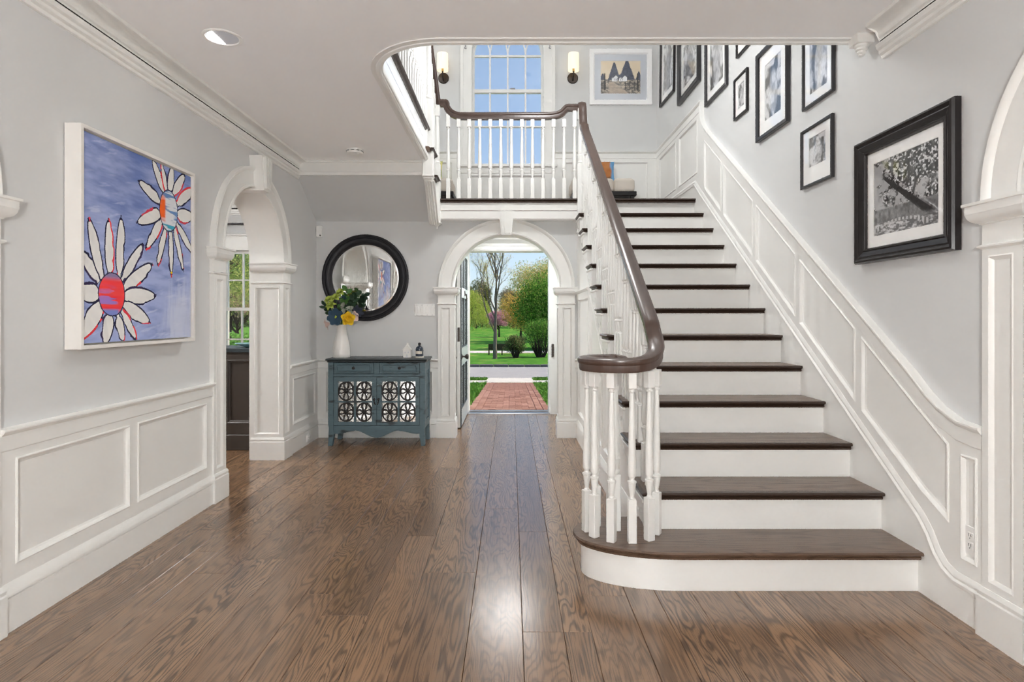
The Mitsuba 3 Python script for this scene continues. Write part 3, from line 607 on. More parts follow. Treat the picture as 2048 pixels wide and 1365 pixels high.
up = [(-0.715, 5.80, 3.290), (-0.718, 5.76, 3.32), (-0.722, 5.70, 3.39), (-0.728, 5.60, 3.49), (-0.735, 5.50, 3.58), (-0.742, 5.42, 3.68), (-0.745, 5.40, 3.76), (-0.750, 5.38, 3.795)]
add('easing', sweep3(smooth_path(up, 5), RAILP), 'mat_rail', ur, smooth=35, label='dark rail climbing from the landing')
for j, y in enumerate((5.70, 5.61, 5.50)):
    z0 = ZL + (R if y > 5.53 else 2 * R)
    zt = np.interp(y, [5.38, 5.80], [3.78, 3.29]) - 0.05 - z0
    add('baluster', put(mikit.ply(baluster(zt, 0.196, 0.68), 'mat_trim', smooth=30), -0.735, y, z0), None, ur)
# ------------------------------------------------------------------ arched stair window
def sheet(u0, u1, v0, v1, w, W):
    return place(trimesh.Trimesh([[u0, v0, w], [u1, v0, w], [u1, v1, w], [u0, v1, w]], [[0, 1, 2], [0, 2, 3]], process=False), W)
def bars(rects, w0, w1, W): return place(cat([box(a, b, c, d, w0, w1) for a, b, c, d in rects]), W)
win = thing('window_1', 'tall arched window with small panes and gothic tracery above the landing', 'window', kind='structure')
ang = np.linspace(0, PI, 41)
def arch_ring(r0, r1, c=WCX, zs=WZS): return sg.Polygon([(c + r1 * math.cos(t), zs + r1 * math.sin(t)) for t in ang] + [(c + r0 * math.cos(t), zs + r0 * math.sin(t)) for t in ang[::-1]])
casing = unary_union([arch_ring(WRAD, WRAD + 0.135), rect(WX0 - 0.135, WX0, WZ0 - 0.04, WZS), rect(WX1, WX1 + 0.135, WZ0 - 0.04, WZS)])
add('casing', place(cat(extrude(casing, 0, 0.022), extrude(unary_union([arch_ring(WRAD + 0.105, WRAD + 0.14), rect(WX0 - 0.14, WX0 - 0.105, WZ0 - 0.04, WZS), rect(WX1 + 0.105, WX1 + 0.14, WZ0 - 0.04, WZS)]), 0.022, 0.036), extrude(unary_union([arch_ring(WRAD + 0.002, WRAD + 0.022), rect(WX0 - 0.022, WX0 - 0.002, WZ0, WZS), rect(WX1 + 0.002, WX1 + 0.022, WZ0, WZS)]), 0.022, 0.030)), WE), 'mat_trim', win)
fr_w = arch_poly(WCX, WRAD + 0.002, WZ0 - 0.002, WZS) - arch_poly(WCX, WRAD - 0.028, WZ0 + 0.03, WZS)
add('sash_frame', place(extrude(fr_w, -0.13, -0.06), WE), 'mat_trim', win)
pw = (WX1 - WX0) / 4
xs = [WX0 + pw * i for i in range(5)]
zs_ = [WZ0, 3.555, 3.995, WZS]
add('sill', place(cat(cbox(WX0 - 0.17, WX1 + 0.17, WZ0 - 0.035, WZ0 - 0.005, -0.15, 0.055, 0.006), cbox(WX0 - 0.14, WX1 + 0.14, WZ0 - 0.11, WZ0 - 0.035, 0, 0.024, 0.004)), WE), 'mat_trim', win)
for x_ in xs[1:-1]: add('muntin', place(box(x_ - 0.010, x_ + 0.010, WZ0, WZS + 0.03, -0.11, -0.075), WE), 'mat_trim', win)
add('muntin', place(box(WX0, WX1, 3.545, 3.565, -0.109, -0.076), WE), 'mat_trim', win)
add('meeting_rail', place(cbox(WX0, WX1, 3.972, 4.017, -0.12, -0.065, 0.004), WE), 'mat_trim', win)
add('sash_lock', place(cbox(WCX + 0.03, WCX + 0.09, 4.017, 4.030, -0.085, -0.06, 0.003), WE), 'mat_steel', win)
add('muntin', place(box(WX0, WX1, WZS - 0.012, WZS + 0.012, -0.109, -0.076), WE), 'mat_trim', win)
inner = arch_poly(WCX, WRAD - 0.01, WZS - 0.1, WZS)
def tracery(x0, sgn, rad=0.43):
    c = x0 + sgn * rad
    pts = [(c - sgn * rad * math.cos(t), WZS + rad * math.sin(t)) for t in np.linspace(0, 1.5, 24)]
    pts = [p for p in pts if inner.contains(sg.Point(p))]
    return sweep([(u, v, -0.108) for u, v in pts], [(-0.008, 0), (0.008, 0), (0.008, 0.03), (-0.008, 0.03)], (0, 0, 1)) if len(pts) > 2 else None
for x_ in xs[1:-1]:
    for s in (-1, 1):
        m = tracery(x_, s)
        if m is not None: add('tracery_bar', place(m, WE), 'mat_trim', win)
for a, b in zip(xs[:-1], xs[1:]):
    for c, d in zip(zs_[:-1], zs_[1:]): add('pane', sheet(a, b, c, d, -0.092, WE), 'mat_pane', win)
add('pane', place(trimesh.creation.extrude_polygon(arch_poly(WCX, WRAD, WZS, WZS), 0.0005, engine='earcut').slice_plane([0, 0, 0.00025], [0, 0, -1]), WE @ frame_matrix([1, 0, 0], [0, 1, 0], [0, 0, 1], [0, 0, -0.092])), 'mat_pane', win)
for x_ in (WX0 - 0.075, WX1 + 0.075):
    hk = tube([(x_, 4.62, 0.036), (x_, 4.55, 0.05), (x_, 4.49, 0.052), (x_ - 0.012, 4.475, 0.055), (x_ - 0.004, 4.462, 0.06), (x_ + 0.012, 4.468, 0.06)], 0.006)
    add('hook', place(hk, WE), 'mat_steel', win, label='small metal hook on the casing')
# window of the side room
w2 = thing('window_2', 'white sash window seen through the left arch above the dark sideboard', 'window', kind='structure')
add('casing', place(extrude(rect(SX0 - 0.11, SX1 + 0.11, SZ0 - 0.11, SZ1 + 0.13) - rect(SX0, SX1, SZ0, SZ1), 0, 0.03), WE), 'mat_trim', w2)
add('head_cornice', place(cat(cbox(SX0 - 0.5, SX1 + 0.6, SZ1 + 0.06, SZ1 + 0.19, 0, 0.03, 0.004), cbox(SX0 - 0.5, SX1 + 0.6, SZ1 + 0.17, SZ1 + 0.20, 0, 0.06, 0.006)), WE), 'mat_trim', w2)
zm = 1.288
add('sash', place(cat(extrude(rect(SX0, SX1, zm - 0.02, SZ1) - rect(SX0 + 0.035, SX1 - 0.035, zm + 0.02, SZ1 - 0.03), -0.14, -0.10), extrude(rect(SX0, SX1, SZ0, zm + 0.02) - rect(SX0 + 0.035, SX1 - 0.035, SZ0 + 0.06, zm - 0.02), -0.10, -0.06)), WE), 'mat_trim', w2)
sx = [SX0 + 0.035 + (SX1 - SX0 - 0.07) * i / 4 for i in range(5)]
for q, (zz0, zz1, ww) in enumerate(((zm, SZ1, -0.12), (SZ0, zm, -0.08))):
    zmid = (zz0 + zz1) / 2 + (0.01 if q else 0)
    for x_ in sx[1:-1]: add('muntin', place(box(x_ - 0.009, x_ + 0.009, zz0, zz1, ww - 0.015, ww + 0.015), WE), 'mat_trim', w2)
    add('muntin', place(box(SX0, SX1, zmid - 0.009, zmid + 0.009, ww - 0.014, ww + 0.014), WE), 'mat_trim', w2)
    for a, b in zip(sx[:-1], sx[1:]):
        for c, d in ((zz0, zmid), (zmid, zz1)): add('pane', sheet(a, b, c, d, ww, WE), 'mat_pane', w2)
add('curtain_rod', place(tube([(-4.2, 2.32, 0.09), (-2.3, 2.32, 0.09)], 0.012, 10), WE), 'mat_black', label='thin black curtain rod above the side room window', category='curtain rod')
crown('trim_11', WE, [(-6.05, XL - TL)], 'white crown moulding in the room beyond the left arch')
struct('baseboard_sideroom', run(WE, BASE, -6.05, XL - TL, 0), 'mat_trim', 'white baseboard under the side room window', 'baseboard')

# ------------------------------------------------------------------ front door and vestibule
struct('wall_vestibule', cat(box(-0.92, -0.80, 6.11, YE, 0, 2.15), box(0.70, 0.82, 6.11, YE, 0, 2.15)), 'mat_trim', 'white side walls of the small vestibule behind the arch', 'wall')
struct('ceiling_vestibule', box(-0.82, 0.74, 6.10, YE, 2.15, 2.164), 'mat_trim', 'white ceiling of the small vestibule', 'ceiling')
dr_ = thing('door_1', 'front door frame with white casing, open to the brick path', 'door frame', kind='structure')
add('casing', place(extrude(rect(DX0 - 0.14, DX1 + 0.13, 0, DZ + 0.02) - rect(DX0, DX1, -0.1, DZ), 0, 0.026), WE), 'mat_trim', dr_)
add('casing_bead', place(extrude(rect(DX0 - 0.14, DX1 + 0.13, 0, DZ + 0.02) - rect(DX0 - 0.11, DX1 + 0.10, -0.1, DZ + 0.1), 0.026, 0.04), WE), 'mat_trim', dr_)
add('head_moulding', place(sweep([(-0.80, DZ + 0.125, 0), (0.70, DZ + 0.125, 0)], [(-0.11, 0), (-0.11, 0.030), (-0.085, 0.030), (-0.08, 0.042), (-0.05, 0.046), (-0.045, 0.06), (-0.02, 0.09), (-0.012, 0.11), (0.0, 0.115), (0.01, 0.115), (0.01, 0)], (0, 0, 1)), WE), 'mat_trim', dr_, smooth=25)
add('jamb', place(cat(box(DX0 - 0.002, DX0 + 0.012, 0, DZ, -0.22, -0.05), box(DX1 - 0.012, DX1 + 0.002, 0, DZ, -0.22, 0.0), box(DX0, DX1, DZ - 0.012, DZ + 0.002, -0.22, 0.0)), WE), 'mat_trim', dr_)
add('threshold', cat(cbox(DX0, DX1, YE - 0.05, YE + 0.05, -0.005, 0.016, 0.005), cbox(DX0, DX1, YE + 0.07, YE + 0.12, -0.01, 0.026, 0.004)), 'mat_steel', dr_, label='metal threshold')
add('sill', box(DX0, DX1, YE + 0.04, YE + 0.30, -0.06, 0.004), 'mat_doordark', dr_)
add('strike_plate', cbox(DX1 + 0.018, DX1 + 0.046, YE - 0.047, YE - 0.04, 0.70, 0.86, 0.002), 'mat_bronze', dr_, label='dark strike plate')
plate = cat(cbox(CX - 0.535, CX - 0.518, 6.085, 6.115, 0.70, 0.852, 0.002), cbox(CX - 0.53, CX - 0.505, 6.09, 6.105, 0.765, 0.79, 0.004))
add('latch_plate', plate, 'mat_bronze', label='dark metal latch plate on the back arch, left of the open door', category='latch plate')
dl = thing('front_door', 'pale panelled front door standing open into the vestibule, seen almost edge-on', 'door')
WD = frame_matrix([0, 1, 0], [0, 0, 1], [1, 0, 0], [-0.532, 0, 0])     # face of the leaf that looks outward when shut
dy0, dy1 = 6.395, 7.360
dps = [rect(y0, y1, z0, z1) for y0, y1 in ((6.51, 6.83), (6.93, 7.25)) for z0, z1 in ((0.20, 0.66), (0.86, 1.40), (1.52, 1.88))]
leaf = rect(dy0, dy1, 0.012, 2.004)
for p in dps: leaf = leaf - p
add('leaf', place(cat(extrude(leaf, -0.045, 0.0), extrude(rect(dy0 + 0.01, dy1 - 0.01, 0.02, 1.99), -0.030, -0.018)), WD), 'mat_doorgreen', dl)
for p in dps:
    add('panel_moulding', place(panel_mould(p, -0.018, [(-0.004, 0), (-0.004, 0.019), (0.0, 0.022), (0.006, 0.018), (0.012, 0.004), (0.012, 0)]), WD), 'mat_doordark', dl, label='dark green panel moulding')
add('weather_strip', place(box(dy0 - 0.004, dy0 + 0.012, 0.012, 2.004, -0.006, 0.005), WD), 'mat_doordark', dl, label='dark weather strip along the edge')
add('edge_board', place(box(dy0 - 0.006, dy0, 0.012, 2.004, -0.045, -0.008), WD), 'mat_trim', dl)
add('lock_plate', place(cbox(dy0 - 0.010, dy0 - 0.005, 0.93, 1.08, -0.038, -0.012, 0.001), WD), 'mat_bronze', dl, label='mortise lock plate on the door edge')
kn = place(lathe([(0.028, 0), (0.028, 0.006), (0.010, 0.010), (0.009, 0.035), (0.022, 0.045), (0.029, 0.058), (0.026, 0.072), (0.0, 0.078)], 16), WD @ frame_matrix([1, 0, 0], [0, 1, 0], [0, 0, 1], [6.47, 0.765, 0.0]))
add('knob', kn, 'mat_bronze', dl, smooth=40, label='dark round knob')
add('knocker', place(cat(tube([(6.88, 1.455, 0.0), (6.88, 1.45, 0.02), (6.88, 1.40, 0.026), (6.88, 1.385, 0.018)], 0.007), cbox(6.862, 6.898, 1.43, 1.49, 0, 0.008, 0.003)), WD), 'mat_bronze', dl)

# ------------------------------------------------------------------ flat art: grids with a colour per vertex
def print_mesh(W, u0, u1, v0, v1, w, nx, ny, fn, mirror=False):
    a, b = np.meshgrid(np.linspace(0, 1, nx), np.linspace(0, 1, ny))
    s, t = a.ravel(), b.ravel()
    P = np.stack([u0 + (u1 - u0) * s, v0 + (v1 - v0) * t, np.full(s.shape, w)], 1)
    i = (np.arange(nx - 1)[None] + np.arange(ny - 1)[:, None] * nx).ravel()
    F = np.vstack([np.stack([i, i + 1, i + nx + 1], 1), np.stack([i, i + nx + 1, i + nx], 1)])
    col = fn(1 - s if mirror else s, t, P)
    return place(trimesh.Trimesh(P, F, process=False), W), np.clip(col, 0, 1)
def sm(a, b, x): t = np.clip((x - a) / (b - a), 0, 1); return t * t * (3 - 2 * t)
def nz(s, t, f, g=None, seed=0, o=4): return meshkit.fbm(np.stack([s * f, t * (g or f), np.full(np.shape(s), seed * 3.7)], -1), o, seed)
def lerp(a, b, m): return np.asarray(a) * (1 - m[:, None]) + np.asarray(b) * m[:, None]
def grey(v): return np.stack([v, v, v * 1.01], 1) ** 2.2
def bw_tree(s, t, P):
    k = np.full(s.shape, 0.74) - 0.2 * nz(s, t, 5, seed=1)
    fol = sm(0.46, 0.60, nz(s, t, 9, seed=2, o=5) + 0.30 * sm(0.25, 0.75, t) * sm(0.05, 0.4, s) - 0.06)
    k = k * (1 - fol) + fol * (0.12 + 0.75 * sm(0.45, 0.7, nz(s, t, 42, seed=3, o=3)))
    hedge = sm(0.36, 0.33, t) * sm(0.12, 0.16, t)
    k = k * (1 - hedge) + hedge * (0.15 + 0.5 * nz(s, t, 30, 18, 4))
    ground = sm(0.20, 0.14, t + 0.05 * nz(s, t, 4, seed=6))
    k = k * (1 - ground) + ground * (0.35 + 0.45 * sm(0.4, 0.62, nz(s, t, 14, 26, 5)))
    d = np.abs((t - 0.78) + (s - 0.15) * 0.86 + 0.03 * (nz(s, t, 6, seed=9) - 0.5)) / (0.020 + 0.050 * s)
    tr = sm(1.1, 0.9, d) * sm(0.12, 0.2, s) * sm(0.16, 0.20, t)
    k = k * (1 - tr) + tr * (0.13 + 0.12 * nz(s, t, 60, seed=8))
    d2 = np.abs((s - 0.55) + (t - 0.5) * 0.3 * np.sin(t * 9) - 0.1) / 0.018
    k = np.where((d2 < 1) & (t > 0.45), 0.2, k)
    arcw = np.abs(np.hypot((s - 0.42) / 0.42, (t - 0.02) / 0.14) - 1) < 0.13
    fence = arcw & ((np.floor(s * 34) % 2) == 0) & (t > 0.03) & (t < 0.2)
    k = np.where(fence, 0.72, k)
    return grey(np.clip(k, 0.03, 0.95))
def bw_photo(seed, dark=0.3, soft=5):
    def f(s, t, P):
        k = 0.80 - 0.5 * sm(0.42, 0.62, nz(s, t, soft, seed=seed)) + 0.25 * (nz(s, t, 26, seed=seed + 1) - 0.5)
        fig = sm(1.0, 0.75, np.hypot((s - 0.5) / 0.30, (t - 0.42) / 0.46))
        k = k * (1 - fig * 0.7) + fig * 0.7 * (dark + 0.5 * nz(s, t, 16, seed=seed + 2))
        return grey(np.clip(k, 0.05, 0.95))
    return f
def farmhouse(s, t, P):
    col = lerp([0.74, 0.62, 0.45], [0.80, 0.70, 0.55], nz(s, t, 5, seed=30))
    for cx, w, top, sd in ((0.34, 0.17, 0.95, 31), (0.66, 0.22, 1.02, 32), (0.05, 0.10, 0.62, 33), (0.96, 0.10, 0.68, 34), (0.5, 0.5, 0.58, 35)):
        e = np.abs(s - cx) / (w * np.clip((top - t) / (top - 0.35) + 0.12, 0.05, 1.1) * (0.75 + 0.5 * nz(s, t, 22, seed=sd)))
        m = sm(1.05, 0.85, e) * sm(0.36, 0.42, t) * (t < top)
        col = lerp(col, lerp([0.025, 0.03, 0.05], [0.10, 0.12, 0.18], nz(s, t, 30, seed=sd + 9)), m)
    g = sm(0.44, 0.40, t)
    gr = lerp([0.12, 0.11, 0.10], [0.55, 0.48, 0.40], sm(0.3, 0.7, nz(s, t, 20, 30, 40)))
    col = lerp(col, gr, g)
    road = sm(0.9, 0.6, np.abs(s - 0.26 - 0.55 * (0.36 - t)) / (0.05 + 0.75 * (0.40 - t).clip(0, 1))) * (t < 0.37)
    col = lerp(col, lerp([0.34, 0.28, 0.22], [0.62, 0.52, 0.42], nz(s, t, 8, 40, 41)), road * 0.85)
    for a, b, c, d in ((0.28, 0.42, 0.38, 0.50), (0.46, 0.66, 0.38, 0.49)):
        col[(s > a) & (s < b) & (t > c) & (t < d)] = [0.85, 0.86, 0.88]
    for cx, w, z in ((0.38, 0.07, 0.58), (0.61, 0.07, 0.57)):
        roof = (t > z - 0.09) & (t < z - np.abs(s - cx) * 1.2) & (np.abs(s - cx) < w); col[roof] = [0.85, 0.86, 0.88]
        edge = np.abs(t - (z - np.abs(s - cx) * 1.2)) < 0.012; col[edge & (np.abs(s - cx) < w + 0.02)] = [0.03, 0.03, 0.04]
    for a in (0.35, 0.39, 0.50, 0.55): col[(np.abs(s - a) < 0.008) & (t > 0.40) & (t < 0.46)] = [0.12, 0.12, 0.16]
    for x0, x1 in ((0.60, 0.97), (0.0, 0.13)):
        for zz in (0.20, 0.26, 0.32): col[(np.abs(t - zz - 0.02 * (s - x0)) < 0.010) & (s > x0) & (s < x1)] = [0.05, 0.045, 0.045]
        for px_ in np.linspace(x0 + 0.02, x1 - 0.01, 4): col[(np.abs(s - px_) < 0.009) & (t > 0.12) & (t < 0.38)] = [0.05, 0.045, 0.045]
    for px_, tp in ((0.10, 0.62), (0.93, 0.62)): col[(np.abs(s - px_) < 0.016) & (t > 0.1) & (t < tp)] = [0.03, 0.03, 0.03]
    return col
FL_A = [(2.708, 1.37, 2.60, 1.487, 0.024), (2.732, 1.395, 2.657, 1.616, 0.026), (2.791, 1.408, 2.783, 1.636, 0.024), (2.86, 1.409, 2.873, 1.662, 0.025), (2.893, 1.39, 3.031, 1.554, 0.023), (2.9, 1.339, 3.105, 1.463, 0.028), (2.9, 1.297, 3.135, 1.305, 0.034), (2.9, 1.254, 3.09, 1.172, 0.030), (2.886, 1.212, 2.981, 1.094, 0.020), (2.848, 1.195, 2.886, 1.085, 0.024), (2.791, 1.203, 2.761, 1.08, 0.030), (2.732, 1.251, 2.60, 1.111, 0.036), (2.716, 1.303, 2.59, 1.299, 0.033)]
FL_B = [(3.223, 1.875, 3.128, 2.011, 0.021), (3.247, 1.884, 3.207, 2.015, 0.015), (3.281, 1.887, 3.307, 2.02, 0.024), (3.324, 1.886, 3.422, 2.002, 0.024), (3.368, 1.836, 3.505, 1.937, 0.027), (3.359, 1.77, 3.52, 1.784, 0.030), (3.359, 1.706, 3.505, 1.583, 0.022), (3.332, 1.683, 3.413, 1.469, 0.017), (3.289, 1.667, 3.298, 1.446, 0.018), (3.239, 1.669, 3.175, 1.483, 0.018), (3.198, 1.701, 3.075, 1.555, 0.023), (3.19, 1.746, 3.002, 1.674, 0.027), (3.182, 1.81, 3.016, 1.876, 0.023)]
def daisies(s, t, P):
    u, v = P[:, 0], P[:, 1]
    b1 = nz(u, v, 3.0, 5.0, 60); b2 = nz(u, v, 8, 34, 61); b3 = nz(u, v, 40, 9, 62)
    col = lerp([0.13, 0.19, 0.44], [0.38, 0.44, 0.70], sm(0.28, 0.72, 0.45 * b1 + 0.55 * b2))
    b4 = nz(u + 0.3 * v, v - 0.2 * u, 10, 60, 64)
    col = lerp(col, [0.60, 0.64, 0.82], 0.5 * sm(0.58, 0.75, b4) * sm(0.3, 0.6, b1))
    col = lerp(col, [0.62, 0.66, 0.80], 0.75 * sm(0.45, 0.8, 0.6 * sm(2.95, 3.45, u) * sm(1.65, 1.15, v) + 0.45 * b3))
    wob = 0.020 * (nz(u, v, 26, seed=63, o=5) - 0.5)
    for pets, cx, cz, seed in ((FL_A, 2.807, 1.302, 70), (FL_B, 3.272, 1.775, 80)):
        for i, (bu, bv, tu, tv, hw) in enumerate(pets):
            d = np.array([tu - bu, tv - bv]); L = np.hypot(*d); d /= L
            a = ((u - bu) * d[0] + (v - bv) * d[1]) / L; q = (u - bu) * -d[1] + (v - bv) * d[0]
            prof = hw * np.clip(np.sqrt(np.clip(1 - (np.clip(a, 0, 1.06) * 1.9 - 0.95) ** 2 * 0.95, 0, 1)), 0, 1) * (1.34 - 0.42 * a)
            ok = (a > -0.12) & (a < 1.10)
            e = np.abs(q + wob * 0.6) - prof
            r_ = 0.5 + 0.5 * math.sin(seed + i * 2.3)
            edge_c = [[0.70, 0.05, 0.07], [0.02, 0.02, 0.05], [0.05, 0.04, 0.12]][(i + seed // 10) % 3]
            col[(e < 0.007 + wob) & ok & (a < 1.09)] = [0.02, 0.02, 0.05]
            red = (e < 0.010 + wob) & ok & (q * (1 if r_ > 0.5 else -1) > prof * 0.5) & (nz(u, v, 11, seed=seed + i) > 0.47)
            col[red] = edge_c if edge_c[0] > 0.5 else [0.62, 0.06, 0.10] if i % 2 else [0.04, 0.03, 0.08]
            inn = (e < -0.001 + wob * 0.7) & (a > -0.1) & (a < 1.0 + wob * 3)
            w_ = lerp([0.72, 0.72, 0.72], [0.87, 0.86, 0.83], nz(u * d[1] + v * d[0], u * d[0] + v * d[1], 50, 12, seed + i))
            col[inn] = w_[inn]
        rx, rz = (0.090, 0.098) if seed == 70 else (0.083, 0.110)
        m = np.hypot((u - cx) / rx, (v - cz) / rz) + wob * 4
        st_ = nz(u, v, 5, 46, seed + 50)
        if seed == 70:
            cc = lerp([0.80, 0.02, 0.05], [0.88, 0.10, 0.08], st_)
            cc = lerp(cc, [0.35, 0.20, 0.55], sm(0.52, 0.60, nz(u, v, 4, 30, 90)) * sm(1.36, 1.27, v))
            cc = lerp(cc, [0.22, 0.26, 0.60], sm(1.24, 1.225, v) * sm(2.875, 2.84, u))
            cc = lerp(cc, [0.25, 0.20, 0.35], sm(1.36, 1.39, v))
        else:
            cc = lerp([0.75, 0.77, 0.82], [0.14, 0.26, 0.50], sm(0.45, 0.55, st_))
            cc = lerp(cc, [0.85, 0.14, 0.03], sm(3.25, 3.23, u) * sm(0.35, 0.5, nz(u, v, 3, 20, 91)) * sm(1.70, 1.72, v))
            cc = lerp(cc, [0.85, 0.20, 0.35], sm(0.55, 0.62, nz(u, v, 4, 26, 92)) * sm(1.77, 1.74, v))
            cc = lerp(cc, [0.05, 0.35, 0.48], sm(1.705, 1.69, v) * sm(0.4, 0.5, st_))
        col[m < 1.06] = [0.03, 0.03, 0.07]
        col[m < 1.0] = cc[m < 1.0]
    for du, dv in ((3.298, 1.44),):
        col[np.hypot(u - du, (v - dv) / 0.6) < 0.010] = [0.8, 0.55, 0.02]
        col[np.hypot((u - du) / 0.4, v - dv + 0.018) < 0.012] = [0.65, 0.04, 0.05]
    return col
pa = thing('painting', 'large blue painting of two white daisies in a white floating frame', 'painting')
pu0, pu1, pv0, pv1, pd = 2.588, 3.520, 1.056, 2.036, 0.077
lip = sweep([(pu0, pv0, 0), (pu1, pv0, 0), (pu1, pv1, 0), (pu0, pv1, 0)], [(0, 0.004), (0, pd), (0.016, pd), (0.016, 0.02), (0.04, 0.02), (0.04, 0.004)], (0, 0, 1), closed=True, inward=(3.05, 1.55, 0))
add('frame', place(lip, WL), 'mat_canvasframe', pa)
cm, cc_ = print_mesh(WL, 2.6125, 3.4955, 1.0805, 2.0115, 0.064, 470, 490, daisies)
add('canvas', place(box(2.6125, 3.4955, 1.0805, 2.0115, 0.02, 0.0635), WL), 'mat_canvasframe', pa)
add('painted_surface', cm, 'mat_paint', pa, color=cc_, smooth=False)

PROF_BIG = [(0, 0.004), (0, 0.030), (0.006, 0.040), (0.014, 0.043), (0.022, 0.038), (0.028, 0.032), (0.034, 0.034), (0.058, 0.024), (0.062, 0.028), (0.070, 0.026), (0.075, 0.014), (0.075, 0.004)]
PROF_FLAT = [(0, 0.004), (0, 0.026), (0.004, 0.030), (0.030, 0.024), (0.032, 0.018), (0.032, 0.004)]
PROF_SLIM = [(0, 0.004), (0, 0.020), (0.003, 0.023), (0.015, 0.021), (0.018, 0.016), (0.018, 0.004)]
def picture(label, W, u0, u1, v0, v1, prof, fmat, fn, mats=0.08, ny=110, group=None, tilt=0.0, matm='mat_mat', mirror=True, matr=None):
    k = thing('framed_picture', label, 'picture', group)
    cu, cv = (u0 + u1) / 2, (v0 + v1) / 2
    Wt = W @ frame_matrix([math.cos(tilt), math.sin(tilt), 0], [-math.sin(tilt), math.cos(tilt), 0], [0, 0, 1], [cu, cv, 0]) @ frame_matrix([1, 0, 0], [0, 1, 0], [0, 0, 1], [-cu, -cv, 0])
    fw = prof[-1][0]
    add('frame', place(sweep([(u0, v0, 0), (u1, v0, 0), (u1, v1, 0), (u0, v1, 0)], prof, (0, 0, 1), closed=True, inward=(cu, cv, 0)), Wt), fmat, k, smooth=25)
    i0, i1, j0, j1 = u0 + fw - 0.002, u1 - fw + 0.002, v0 + fw - 0.002, v1 - fw + 0.002
    mt = rect(i0, i1, j0, j1); mw = mats if isinstance(mats, tuple) else (mats,) * 4     # left, right, bottom, top (along u and v)
    op = rect(i0 + mw[0], i1 - mw[1], j0 + mw[2], j1 - mw[3])
    add('mat_board', place(extrude(mt - op, 0.005, 0.010), Wt), matm, k)
    bw, bh = op.bounds[2] - op.bounds[0], op.bounds[3] - op.bounds[1]
    pm, pc = print_mesh(Wt, op.bounds[0], op.bounds[2], op.bounds[1], op.bounds[3], 0.0055, max(8, int(ny * bw / bh)), ny, fn, mirror)
    add('print', pm, 'mat_print', k, color=pc)
    add('glass', sheet(i0, i1, j0, j1, 0.0125, Wt), 'mat_pane', k)
    return k
picture('large black moulded frame with a black and white tree photograph, lowest on the wall', WR, 2.392, 3.085, 1.465, 2.080, PROF_BIG, 'mat_blackgloss', bw_tree, (0.048, 0.048, 0.055, 0.055), 260)
picture('small grey-black frame just up the wall from the large black one, below another framed print', WR, 3.330, 3.690, 1.975, 2.330, PROF_SLIM, 'mat_silverblack', bw_photo(11, 0.5, 4), (0.07, 0.07, 0.10, 0.05))
picture('black frame above the small grey-black one, cut by the ceiling edge', WR, 3.320, 3.670, 2.45, 2.94, PROF_SLIM, 'mat_silverblack', bw_photo(14, 0.6, 4), 0.06)
picture('tall silver-edged frame with a wide mat in the middle of the right wall', WR, 3.86, 4.35, 2.455, 3.085, PROF_FLAT, 'mat_silverblack', bw_photo(17, 0.55, 6), 0.09)
picture('smallest black frame on the stair wall', WR, 4.535, 4.80, 2.76, 3.085, PROF_SLIM, 'mat_black', bw_photo(20, 0.5, 5), 0.055)
picture('black frame above the smallest one, only its bottom corner below the ceiling edge', WR, 4.47, 4.75, 3.24, 3.60, PROF_SLIM, 'mat_black', bw_photo(23, 0.5, 5), 0.055)
picture('wide-matted black frame above the jog in the chair rail', WR, 4.96, 5.50, 3.115, 3.85, PROF_FLAT, 'mat_silverblack', bw_photo(26, 0.45, 6), 0.075)
picture('black frame second from the far corner on the right wall', WR, 5.67, 6.37, 3.43, 4.12, PROF_BIG[:9] + [(0.062, 0.004)], 'mat_silverblack', bw_photo(29, 0.3, 6), 0.075)
picture('tilted black frame nearest the far corner of the stairwell', WR, 6.55, 7.16, 3.68, 4.45, PROF_FLAT, 'mat_black', bw_photo(33, 0.2, 7), 0.075, tilt=0.05)
picture('white frame with a farmhouse print on the wall beside the arched window', WE, 0.962, 1.728, 3.793, 4.475, [(0, 0.004), (0, 0.03), (0.004, 0.034), (0.050, 0.030), (0.055, 0.02), (0.062, 0.018), (0.062, 0.004)], 'mat_whiteframe', farmhouse, (0.080, 0.080, 0.080, 0.080), 200, matm='mat_matgrey', mirror=False)

# ------------------------------------------------------------------ round mirror
mr = thing('round_mirror', 'round mirror in a wide black frame above the teal cabinet', 'mirror')
WM = WB @ frame_matrix([1, 0, 0], [0, 1, 0], [0, 0, 1], [-1.440, 1.580, 0])
add('frame', place(loft([np.stack([r_ * np.cos(a_ := np.linspace(0, 2 * PI, 96, endpoint=False)), r_ * np.sin(a_), np.full(96, w_)], 1) for r_, w_ in [(0.427, 0.003), (0.430, 0.020), (0.424, 0.032), (0.412, 0.036), (0.402, 0.030), (0.398, 0.030), (0.388, 0.040), (0.372, 0.042), (0.352, 0.034), (0.340, 0.022), (0.334, 0.020), (0.330, 0.012), (0.330, 0.003), (0.38, 0.003)]], closed=True), WM), 'mat_mirrorframe', mr, smooth=30)
add('mirror_glass', place(loft([np.stack([r_ * np.cos(a_), r_ * np.sin(a_), np.full(96, w_)], 1) for r_, w_ in ((0.338, 0.004), (0.338, 0.007), (0.316, 0.0105))]), WM), 'mat_mirror', mr, smooth=False)

